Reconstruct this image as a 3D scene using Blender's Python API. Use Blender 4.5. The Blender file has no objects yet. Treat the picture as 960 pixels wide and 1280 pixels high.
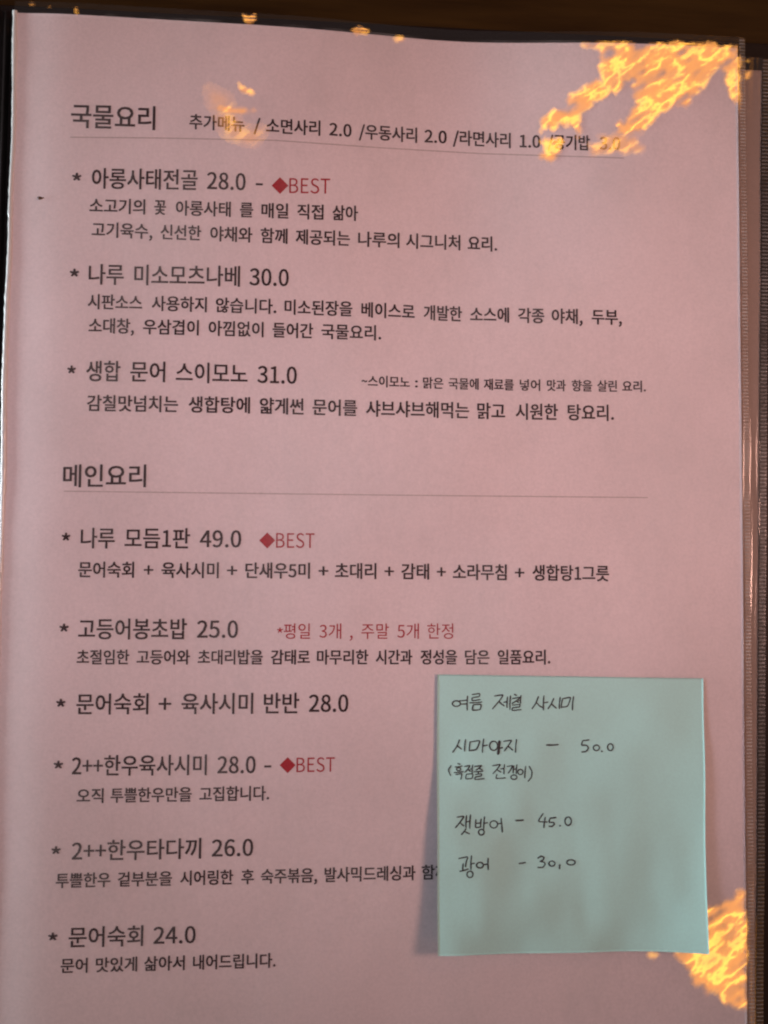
# A laminated restaurant menu page in a clear sleeve, with a hand written note stuck on it.
import bpy, math
import numpy as np
from mathutils import Vector, Matrix

S = bpy.context.scene
COL = S.collection
MM = 0.001

# ------------------------------------------------------------------ camera
F_PX = 1400.0                                   # focal length in photograph pixels (960 wide)
CAM = np.array([79.643, -160.102, 314.717])     # millimetres, page top left corner is the origin
AX, AY, AZ = 0.0624184, -0.0831803, 0.0098932
def _rot(a, b, c):
    ca, sa, cb, sb, cc, sc = math.cos(a), math.sin(a), math.cos(b), math.sin(b), math.cos(c), math.sin(c)
    rx = np.array([[1, 0, 0], [0, ca, -sa], [0, sa, ca]])
    ry = np.array([[cb, 0, sb], [0, 1, 0], [-sb, 0, cb]])
    rz = np.array([[cc, -sc, 0], [sc, cc, 0], [0, 0, 1]])
    return rz @ ry @ rx
ROT = _rot(AX, AY, AZ)
cd = bpy.data.cameras.new('camera')
cam = bpy.data.objects.new('camera', cd)
COL.objects.link(cam)
M4 = Matrix.Identity(4)
for i in range(3):
    for j in range(3):
        M4[i][j] = float(ROT[i, j])
    M4[i][3] = float(CAM[i] * MM)
cam.matrix_world = M4
cd.sensor_fit = 'HORIZONTAL'
cd.sensor_width = 36.0
cd.lens = 36.0 * F_PX / 960.0
cd.clip_start = 0.01
cd.clip_end = 50.0
cd.dof.use_dof = True
cd.dof.focus_distance = 0.322
cd.dof.aperture_fstop = 16.0
S.camera = cam

# ------------------------------------------------------------------ world, exposure
W = bpy.data.worlds.new('World')
S.world = W
W.use_nodes = True
bg = W.node_tree.nodes['Background']
bg.inputs[0].default_value = (1.0, 0.90, 0.90, 1)
bg.inputs[1].default_value = 0.122
S.view_settings.view_transform = 'Standard'
S.view_settings.look = 'None'
S.view_settings.exposure = 0.0
S.view_settings.gamma = 1.0
S.cycles.filter_width = 2.1
S.cycles.transparent_max_bounces = 24
S.cycles.max_bounces = 10

# ------------------------------------------------------------------ lamps
def area(name, loc, size, radiance, color, target=(0.105, -0.15, 0.0), size_y=None, disk=False, spread=180):
    l = bpy.data.lights.new(name, 'AREA')
    l.shape = ('ELLIPSE' if disk else 'RECTANGLE')
    l.size = size
    l.size_y = size_y or size
    a = l.size * l.size_y * (math.pi / 4 if disk else 1)
    l.energy = radiance * a * math.pi
    l.color = color
    l.spread = math.radians(spread)
    o = bpy.data.objects.new(name, l)
    o.location = loc
    d = Vector(target) - Vector(loc)
    o.rotation_euler = d.to_track_quat('-Z', 'Y').to_euler()
    COL.objects.link(o)
    return o
LAMP_A = (0.56, 0.39, 0.60)
LAMP_B = (0.574, -0.509, 0.60)
area('warm_room_lamp', (0.60, -0.11, 0.50), 0.16, 2.2, (1.0, 0.54, 0.43), target=(0.10, -0.105, 0.0), spread=46)
area('window_light', (-0.38, -0.10, 0.45), 0.20, 0.52, (0.84, 0.80, 1.0), target=(0.15, -0.125, 0.0), spread=34)
area('low_edge_fill', (-0.50, -0.11, 0.05), 0.30, 85.0, (0.84, 0.97, 1.0), size_y=0.05)  # added low lamp that brightens the folded left edge
area('lantern_top', LAMP_A, 0.20, 1.6, (1.0, 0.335, 0.035), disk=True)
area('lantern_top_bulb', (LAMP_A[0] * 0.98, LAMP_A[1] * 0.98, LAMP_A[2] * 0.98), 0.062, 2.0, (1.0, 0.52, 0.05), size_y=0.034)
area('lantern_side', LAMP_B, 0.20, 1.6, (1.0, 0.335, 0.035), disk=True)
area('lantern_side_bulb', (LAMP_B[0] * 0.98, LAMP_B[1] * 0.98, LAMP_B[2] * 0.98), 0.062, 2.0, (1.0, 0.52, 0.05), size_y=0.034)

# ------------------------------------------------------------------ noise and projection helpers
def _hash(ix, iy, seed):
    h = (ix.astype(np.int64) * 374761393 + iy.astype(np.int64) * 668265263 + seed * 974711) & 0xffffffff
    h = ((h ^ (h >> 13)) * 1274126177) & 0xffffffff
    h = (h ^ (h >> 16)) & 0xffff
    return h / 65535.0 * 2 - 1
def noise(x, y, seed=0):
    x = np.asarray(x, float); y = np.asarray(y, float)
    ix, iy = np.floor(x), np.floor(y)
    fx, fy = x - ix, y - iy
    fx = fx * fx * fx * (fx * (fx * 6 - 15) + 10); fy = fy * fy * fy * (fy * (fy * 6 - 15) + 10)
    a, b = _hash(ix, iy, seed), _hash(ix + 1, iy, seed)
    c, d = _hash(ix, iy + 1, seed), _hash(ix + 1, iy + 1, seed)
    return (a * (1 - fx) + b * fx) * (1 - fy) + (c * (1 - fx) + d * fx) * fy
def fbm(x, y, seed=0, octaves=4):
    t, a = 0, 1.0
    for k in range(octaves):
        t = t + a * noise(x * 2 ** k, y * 2 ** k, seed + 17 * k)
        a *= 0.55
    return t
def page_z(x, y):
    """height of the printed sheet (mm): the middle sags towards the top edge, with a few soft waves"""
    x = np.asarray(x, float); y = np.asarray(y, float)
    top = 1 / (1 + np.exp(-(y + 75) / 14.0))
    sag = -4.2 * np.exp(-((x - 128) / 36.0) ** 2) * top
    wav = 0.45 * fbm(x / 62.0 + 3.1, y / 75.0 + 1.7, 5, 2)
    left = 0.9 * np.exp(-(x / 9.0) ** 2)
    return sag + wav - left
def rays(px, py):
    px = np.asarray(px, float); py = np.asarray(py, float)
    d = np.stack([(px - 480) / F_PX, -(py - 640) / F_PX, -np.ones_like(px)], -1)
    return d @ ROT.T
def onto(px, py, zf):
    """where the line of sight through a photograph pixel meets the height field zf (mm)"""
    d = rays(px, py)
    z = np.zeros(d.shape[:-1])
    for _ in range(25):
        t = (z - CAM[2]) / d[..., 2]
        x = CAM[0] + t * d[..., 0]; y = CAM[1] + t * d[..., 1]
        z = z * 0.3 + 0.7 * zf(x, y)
    return x, y, z
def project(x, y, z):
    v = (np.stack([x, y, z], -1) - CAM) @ ROT
    return 480 - v[..., 0] / v[..., 2] * F_PX, 640 + v[..., 1] / v[..., 2] * F_PX

# ------------------------------------------------------------------ object helpers
def mesh_obj(name, verts, faces, mat, parent=None, smooth=False):
    m = bpy.data.meshes.new(name)
    m.from_pydata([tuple(float(c) * MM for c in v) for v in verts], [], faces)
    m.materials.append(mat)
    if smooth:
        m.polygons.foreach_set('use_smooth', [True] * len(m.polygons))
    m.update()
    o = bpy.data.objects.new(name, m)
    COL.objects.link(o)
    if parent is not None:
        o.parent = parent
    return o
def grid_obj(name, X, Y, Z, mat, parent=None, solid=0.0):
    """smooth sheet from 2-D arrays (mm); solid > 0 gives it a thickness downwards"""
    n, k = X.shape
    V = np.stack([X, Y, Z], -1).reshape(-1, 3)
    i = np.arange(n * k).reshape(n, k)
    F = np.stack([i[:-1, :-1], i[:-1, 1:], i[1:, 1:], i[1:, :-1]], -1).reshape(-1, 4)
    if Y[0, 0] > Y[-1, 0]:
        F = F[:, ::-1]
    if solid > 0:
        Vb = V - [0, 0, solid]
        off = n * k
        rim = np.concatenate([i[0, :-1], i[:-1, -1], i[-1, :0:-1], i[:0:-1, 0]])
        nx = np.roll(rim, -1)
        side = np.stack([rim, rim + off, nx + off, nx], -1)
        if Y[0, 0] < Y[-1, 0]:
            side = side
        F = np.concatenate([F, F[:, ::-1] + off, side])
        V = np.concatenate([V, Vb])
    m = bpy.data.meshes.new(name)
    m.vertices.add(len(V)); m.vertices.foreach_set('co', (V * MM).astype(np.float32).ravel())
    m.loops.add(F.size); m.loops.foreach_set('vertex_index', F.astype(np.int32).ravel())
    m.polygons.add(len(F)); m.polygons.foreach_set('loop_start', np.arange(0, F.size, 4, dtype=np.int32))
    m.polygons.foreach_set('loop_total', np.full(len(F), 4, np.int32))
    m.polygons.foreach_set('use_smooth', np.ones(len(F), bool))
    m.materials.append(mat)
    m.update(); m.validate()
    o = bpy.data.objects.new(name, m)
    COL.objects.link(o)
    if parent is not None:
        o.parent = parent
    return o

# ------------------------------------------------------------------ materials
class NT:
    def __init__(self, name):
        self.m = bpy.data.materials.new(name)
        self.m.use_nodes = True
        self.t = self.m.node_tree
        self.t.nodes.clear()
        self.out = self.n('ShaderNodeOutputMaterial')
    def n(self, typ, **kw):
        o = self.t.nodes.new(typ)
        for k, v in kw.items():
            setattr(o, k, v)
        return o
    def l(self, a, b):
        self.t.links.new(a, b)
def noise_node(nt, scale, detail=3, rough=0.5, vec=None):
    t = nt.n('ShaderNodeTexNoise')
    t.inputs['Scale'].default_value = scale
    t.inputs['Detail'].default_value = detail
    t.inputs['Roughness'].default_value = rough
    if vec is None:
        c = nt.n('ShaderNodeTexCoord'); vec = c.outputs['Object']
    nt.l(vec, t.inputs['Vector'])
    return t
def paperlike(name, base, var=0.05, scale=900, rough=0.85, bump=0.12, spec=0.2, blotch=0.04, translucent=0.0):
    nt = NT(name)
    p = nt.n('ShaderNodeBsdfPrincipled')
    p.inputs['Roughness'].default_value = rough
    p.inputs['Specular IOR Level'].default_value = spec
    a = noise_node(nt, scale, 4, 0.7)
    b = noise_node(nt, 22, 3, 0.6)
    r1 = nt.n('ShaderNodeMapRange'); r1.inputs[1].default_value = 0.25; r1.inputs[2].default_value = 0.75
    r1.inputs[3].default_value = 1 - var; r1.inputs[4].default_value = 1 + var
    r2 = nt.n('ShaderNodeMapRange'); r2.inputs[1].default_value = 0.3; r2.inputs[2].default_value = 0.7
    r2.inputs[3].default_value = 1 - blotch; r2.inputs[4].default_value = 1 + blotch
    nt.l(a.outputs['Fac'], r1.inputs[0]); nt.l(b.outputs['Fac'], r2.inputs[0])
    mu = nt.n('ShaderNodeMath', operation='MULTIPLY')
    nt.l(r1.outputs[0], mu.inputs[0]); nt.l(r2.outputs[0], mu.inputs[1])
    sc = nt.n('ShaderNodeVectorMath', operation='SCALE'); sc.inputs[0].default_value = base
    nt.l(mu.outputs[0], sc.inputs['Scale'])
    nt.l(sc.outputs[0], p.inputs['Base Color'])
    bp = nt.n('ShaderNodeBump'); bp.inputs['Strength'].default_value = bump; bp.inputs['Distance'].default_value = 0.0002
    nt.l(a.outputs['Fac'], bp.inputs['Height']); nt.l(bp.outputs[0], p.inputs['Normal'])
    nt.l(p.outputs[0], nt.out.inputs[0])
    return nt.m
def plain(name, base, rough=0.6, spec=0.3, scale=1500, var=0.15):
    nt = NT(name)
    p = nt.n('ShaderNodeBsdfPrincipled')
    p.inputs['Roughness'].default_value = rough
    p.inputs['Specular IOR Level'].default_value = spec
    a = noise_node(nt, scale, 3, 0.6)
    r1 = nt.n('ShaderNodeMapRange'); r1.inputs[1].default_value = 0.3; r1.inputs[2].default_value = 0.7
    r1.inputs[3].default_value = 1 - var; r1.inputs[4].default_value = 1 + var
    nt.l(a.outputs['Fac'], r1.inputs[0])
    sc = nt.n('ShaderNodeVectorMath', operation='SCALE'); sc.inputs[0].default_value = base
    nt.l(r1.outputs[0], sc.inputs['Scale']); nt.l(sc.outputs[0], p.inputs['Base Color'])
    nt.l(p.outputs[0], nt.out.inputs[0])
    return nt.m
def clear_film(name, rough=0.045, milky=0.02, attr=True, extra=0.0, micro=0.03, ladder=0.0, pitch=0.85, scuff=0.0):
    """thin clear plastic: see-through with a Fresnel gloss; glare spots are put in by aimed normals (film_tilt) and extra gloss"""
    nt = NT(name)
    tr = nt.n('ShaderNodeBsdfTransparent')
    gl = nt.n('ShaderNodeBsdfGlossy'); gl.inputs['Roughness'].default_value = rough
    df = nt.n('ShaderNodeBsdfDiffuse'); df.inputs[0].default_value = (0.75, 0.74, 0.72, 1)
    geo = nt.n('ShaderNodeNewGeometry')
    # Schlick's Fresnel, the same from both sides of the thin sheet
    lw = nt.n('ShaderNodeLayerWeight'); lw.inputs['Blend'].default_value = 0.5
    p5 = nt.n('ShaderNodeMath', operation='POWER'); p5.inputs[1].default_value = 5.0
    nt.l(lw.outputs['Facing'], p5.inputs[0])
    fac = nt.n('ShaderNodeMath', operation='MULTIPLY_ADD', use_clamp=True)
    nt.l(p5.outputs[0], fac.inputs[0]); fac.inputs[1].default_value = 0.93; fac.inputs[2].default_value = 0.055 + extra
    nz = noise_node(nt, 1300, 3, 0.6)
    sub = nt.n('ShaderNodeVectorMath', operation='SUBTRACT'); sub.inputs[1].default_value = (0.5, 0.5, 0.5)
    nt.l(nz.outputs['Color'], sub.inputs[0])
    ms = nt.n('ShaderNodeVectorMath', operation='SCALE'); ms.inputs['Scale'].default_value = micro
    nt.l(sub.outputs[0], ms.inputs[0])
    add = nt.n('ShaderNodeVectorMath', operation='ADD')
    nt.l(geo.outputs['Normal'], add.inputs[0])
    if attr:
        at = nt.n('ShaderNodeAttribute'); at.attribute_name = 'film_tilt'
        cr = nt.n('ShaderNodeAttribute'); cr.attribute_name = 'glare_mask'
        # fine crinkle, the same inside and outside the glare spots
        k = nt.n('ShaderNodeMath', operation='MULTIPLY_ADD'); k.inputs[1].default_value = 0.0; k.inputs[2].default_value = micro
        nt.l(cr.outputs['Fac'], k.inputs[0]); nt.l(k.outputs[0], ms.inputs['Scale'])
        a2 = nt.n('ShaderNodeVectorMath', operation='ADD')
        nt.l(at.outputs['Vector'], a2.inputs[0]); nt.l(ms.outputs[0], a2.inputs[1])
        nt.l(a2.outputs[0], add.inputs[1])
        f2 = nt.n('ShaderNodeMath', operation='MULTIPLY_ADD', use_clamp=True); f2.inputs[1].default_value = 0.60
        nt.l(cr.outputs['Fac'], f2.inputs[0]); nt.l(fac.outputs[0], f2.inputs[2])
        fo = f2.outputs[0]
    else:
        nt.l(ms.outputs[0], add.inputs[1])
        fo = fac.outputs[0]
    nm = nt.n('ShaderNodeVectorMath', operation='NORMALIZE')
    nt.l(add.outputs[0], nm.inputs[0]); nt.l(nm.outputs[0], gl.inputs['Normal'])
    m1 = nt.n('ShaderNodeMixShader'); m1.inputs[0].default_value = milky
    if attr:
        # rubbed, slightly cloudy places
        co = nt.n('ShaderNodeTexCoord'); mp = nt.n('ShaderNodeMapping'); mp.inputs['Scale'].default_value = (1.0, 0.55, 1.0); mp.inputs['Rotation'].default_value = (0, 0, 0.5)
        nt.l(co.outputs['Object'], mp.inputs['Vector'])
        sn = noise_node(nt, 26, 6, 0.68, mp.outputs[0]); sr = nt.n('ShaderNodeMapRange')
        sr.inputs[1].default_value = 0.45; sr.inputs[2].default_value = 0.80; sr.inputs[3].default_value = milky * 0.5; sr.inputs[4].default_value = milky + scuff
        nt.l(sn.outputs['Fac'], sr.inputs[0]); nt.l(sr.outputs[0], m1.inputs[0])
    nt.l(tr.outputs[0], m1.inputs[1]); nt.l(df.outputs[0], m1.inputs[2])
    if ladder:
        # milky rungs pressed across a weld
        co = nt.n('ShaderNodeTexCoord'); sp = nt.n('ShaderNodeSeparateXYZ'); nt.l(co.outputs['Object'], sp.inputs[0])
        mu = nt.n('ShaderNodeMath', operation='MULTIPLY'); mu.inputs[1].default_value = 2 * math.pi / (pitch * MM)
        si = nt.n('ShaderNodeMath', operation='SINE'); mr = nt.n('ShaderNodeMapRange')
        mr.inputs[1].default_value = 0.2; mr.inputs[2].default_value = 1.0
        mr.inputs[3].default_value = milky; mr.inputs[4].default_value = milky + ladder
        nt.l(sp.outputs[1], mu.inputs[0]); nt.l(mu.outputs[0], si.inputs[0]); nt.l(si.outputs[0], mr.inputs[0])
        wn = noise_node(nt, 110, 5, 0.75); wr = nt.n('ShaderNodeMapRange')
        wr.inputs[1].default_value = 0.3; wr.inputs[2].default_value = 0.7; wr.inputs[3].default_value = 0.1; wr.inputs[4].default_value = 1.5
        nt.l(wn.outputs['Fac'], wr.inputs[0])
        mm = nt.n('ShaderNodeMath', operation='MULTIPLY'); nt.l(mr.outputs[0], mm.inputs[0]); nt.l(wr.outputs[0], mm.inputs[1])
        nt.l(mm.outputs[0], m1.inputs[0])
    m2 = nt.n('ShaderNodeMixShader')
    nt.l(fo, m2.inputs[0]); nt.l(m1.outputs[0], m2.inputs[1]); nt.l(gl.outputs[0], m2.inputs[2])
    nt.l(m2.outputs[0], nt.out.inputs[0])
    return nt.m
def wood(name):
    nt = NT(name)
    p = nt.n('ShaderNodeBsdfPrincipled'); p.inputs['Roughness'].default_value = 0.42; p.inputs['Specular IOR Level'].default_value = 0.12
    c = nt.n('ShaderNodeTexCoord'); mp = nt.n('ShaderNodeMapping'); mp.inputs['Scale'].default_value = (6, 60, 6)
    nt.l(c.outputs['Object'], mp.inputs['Vector'])
    a = noise_node(nt, 3, 6, 0.65, mp.outputs[0])
    rp = nt.n('ShaderNodeValToRGB')
    rp.color_ramp.elements[0].position = 0.3; rp.color_ramp.elements[0].color = (0.026, 0.011, 0.002, 1)
    rp.color_ramp.elements[1].position = 0.75; rp.color_ramp.elements[1].color = (0.055, 0.027, 0.0055, 1)
    nt.l(a.outputs['Fac'], rp.inputs[0]); nt.l(rp.outputs[0], p.inputs['Base Color'])
    bp = nt.n('ShaderNodeBump'); bp.inputs['Strength'].default_value = 0.2; bp.inputs['Distance'].default_value = 0.0005
    nt.l(a.outputs['Fac'], bp.inputs['Height']); nt.l(bp.outputs[0], p.inputs['Normal'])
    nt.l(p.outputs[0], nt.out.inputs[0])
    return nt.m

M_PAPER = paperlike('menu paper', (0.82, 0.69, 0.70), var=0.08, scale=1100)
M_BACKPAPER = paperlike('rear paper', (0.34, 0.24, 0.195), var=0.06, scale=1100)  # darker than the front sheet: its shade is put into the colour
M_NOTE = paperlike('turquoise note paper', (0.47, 0.77, 0.715), var=0.045, scale=1300, blotch=0.03)
M_INK = plain('black print', (0.048, 0.026, 0.028), 0.7, 0.15)
M_RED = plain('red print', (0.42, 0.022, 0.035), 0.7, 0.15)
M_RULE = plain('grey print', (0.50, 0.41, 0.40), 0.7, 0.15)
M_PEN = plain('pencil grey pen', (0.055, 0.052, 0.055), 0.6, 0.2, 2500, 0.35)
M_COVER = plain('black vinyl', (0.017, 0.011, 0.010), 0.35, 0.14)
M_FILM = clear_film('clear sleeve film', rough=0.07, milky=0.015, scuff=0.19, micro=0.018)
M_WELD = clear_film('welded film', rough=0.26, milky=0.03, attr=True, extra=0.0, micro=0.04, ladder=0.42, pitch=1.0)
M_BEAD = clear_film('folded film edge', rough=0.2, milky=0.92, attr=False, extra=0.05, micro=0.2)  # milky white put in for the bright highlight along the edge
M_SPECK = plain('brown speck', (0.10, 0.05, 0.03), 0.7, 0.2)
M_TABLE = wood('dark stained wood')

# ------------------------------------------------------------------ the table
tbl = mesh_obj('tabletop', [(-1500, -1500, -9), (1500, -1500, -9), (1500, 1500, -9), (-1500, 1500, -9),
                            (-1500, -1500, -39), (1500, -1500, -39), (1500, 1500, -39), (-1500, 1500, -39)],
               [(0, 1, 2, 3), (7, 6, 5, 4), (0, 4, 5, 1), (1, 5, 6, 2), (2, 6, 7, 3), (3, 7, 4, 0)], M_TABLE)
tbl['kind'] = 'structure'

# ------------------------------------------------------------------ the menu book
book = bpy.data.objects.new('menu_book', None)
COL.objects.link(book)
book['label'] = 'Korean restaurant menu with a pink page in a clear plastic sleeve'
book['category'] = 'menu'

def rounded_slab(x0, x1, y0, y1, z0, z1, r, seg=8):
    pts = []
    for cx, cy, a0 in ((x1 - r, y1 - r, 0), (x0 + r, y1 - r, 90), (x0 + r, y0 + r, 180), (x1 - r, y0 + r, 270)):
        for k in range(seg + 1):
            a = math.radians(a0 + 90 * k / seg)
            pts.append((cx + r * math.cos(a), cy + r * math.sin(a)))
    n = len(pts); e = 0.5
    cxm, cym = (x0 + x1) / 2, (y0 + y1) / 2
    ins = [(p[0] - e * np.sign(p[0] - cxm), p[1] - e * np.sign(p[1] - cym)) for p in pts]
    V = [(*p, z0) for p in pts] + [(*p, z1 - e) for p in pts] + [(*p, z1) for p in ins]
    Fc = [tuple(reversed(range(n))), tuple(range(2 * n, 3 * n))]
    for a in (0, n):
        for k in range(n):
            Fc.append((a + k, a + (k + 1) % n, a + n + (k + 1) % n, a + n + k))
    return V, Fc
V, Fc = rounded_slab(-46, 228, -312, 5.3, -8.9, -6.4, 6)
mesh_obj('cover', V, Fc, M_COVER, book)
# ribbed spine beside the left edge of the page
ys = np.linspace(-310, 3, 60); xs = np.linspace(-44, -3.2, 260)
X, Y = np.meshgrid(xs, ys)
grid_obj('spine', X, Y, -5.9 + 0.28 * np.sin(X * 2.6) + 0.05 * fbm(X / 2, Y / 9, 3) + 0 * Y, M_COVER, book, solid=0.45)

def strip_grid(xs, ys):
    return np.meshgrid(np.asarray(xs, float), np.asarray(ys, float))
# rear page and its sleeve, showing past the right edge of the front page
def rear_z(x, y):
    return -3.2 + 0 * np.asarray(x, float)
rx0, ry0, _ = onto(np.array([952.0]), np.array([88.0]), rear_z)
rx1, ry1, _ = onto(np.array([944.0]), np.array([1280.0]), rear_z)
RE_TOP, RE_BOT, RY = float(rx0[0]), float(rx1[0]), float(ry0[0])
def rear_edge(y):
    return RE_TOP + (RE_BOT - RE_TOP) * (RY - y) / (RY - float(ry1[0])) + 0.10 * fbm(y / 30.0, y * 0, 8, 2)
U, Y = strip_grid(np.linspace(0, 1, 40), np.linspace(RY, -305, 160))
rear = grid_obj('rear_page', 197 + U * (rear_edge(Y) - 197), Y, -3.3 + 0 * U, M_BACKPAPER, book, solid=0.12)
U, Y = strip_grid(np.linspace(0, 1, 60), np.concatenate([np.arange(RY + 3.8, RY - 8, -0.3), np.linspace(RY - 8.3, -306, 180)]))
rf = grid_obj('rear_sleeve', 197 + U * (rear_edge(Y) + 0.2 - 197), Y, -2.9 + 0.05 * fbm(U * 30, Y / 20, 4, 2), clear_film('rear film', rough=0.12, milky=0.02), book)
# its welded, pricked right border
def weld(name, xa, xb, ys, zf, parent, pitch=0.85, amp=0.03, n=9, mat=None):
    U, Y = strip_grid(np.linspace(0, 1, n), ys)
    X = xa(Y) + U * (xb(Y) - xa(Y))
    dots = np.clip(np.sin(Y / pitch * 2 * math.pi), 0, 1) * np.clip(np.minimum(U, 1 - U) * 6, 0, 1)
    Z = zf(X, Y) + amp * dots + 0.012 * fbm(X * 1.5, Y * 1.5, 21, 2)
    return grid_obj(name, X, Y, Z, mat or M_WELD, parent)
weld('weld_seam', lambda y: rear_edge(y) + 0.25, lambda y: rear_edge(y) + 2.3, np.arange(RY + 3.5, -306, -0.2),
     lambda x, y: -3.0 + 0 * x, rf, pitch=1.1, mat=clear_film('dark weld film', rough=0.26, milky=0.003, attr=False, micro=0.03, ladder=0.26, pitch=1.1))

# ------------------------------------------------------------------ the printed sheet
xs = np.concatenate([np.linspace(0, 210, 211)]); ys = np.linspace(0, -300, 301)
X, Y = strip_grid(xs, ys)
left_wob = 0.5 * fbm(ys / 34.0, ys * 0 + 4.2, 11, 2)
X = X + (left_wob[:, None]) * np.clip(1 - X / 12.0, 0, 1)
page = grid_obj('page', X, Y, page_z(X, Y), M_PAPER, book, solid=0.10)

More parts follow.
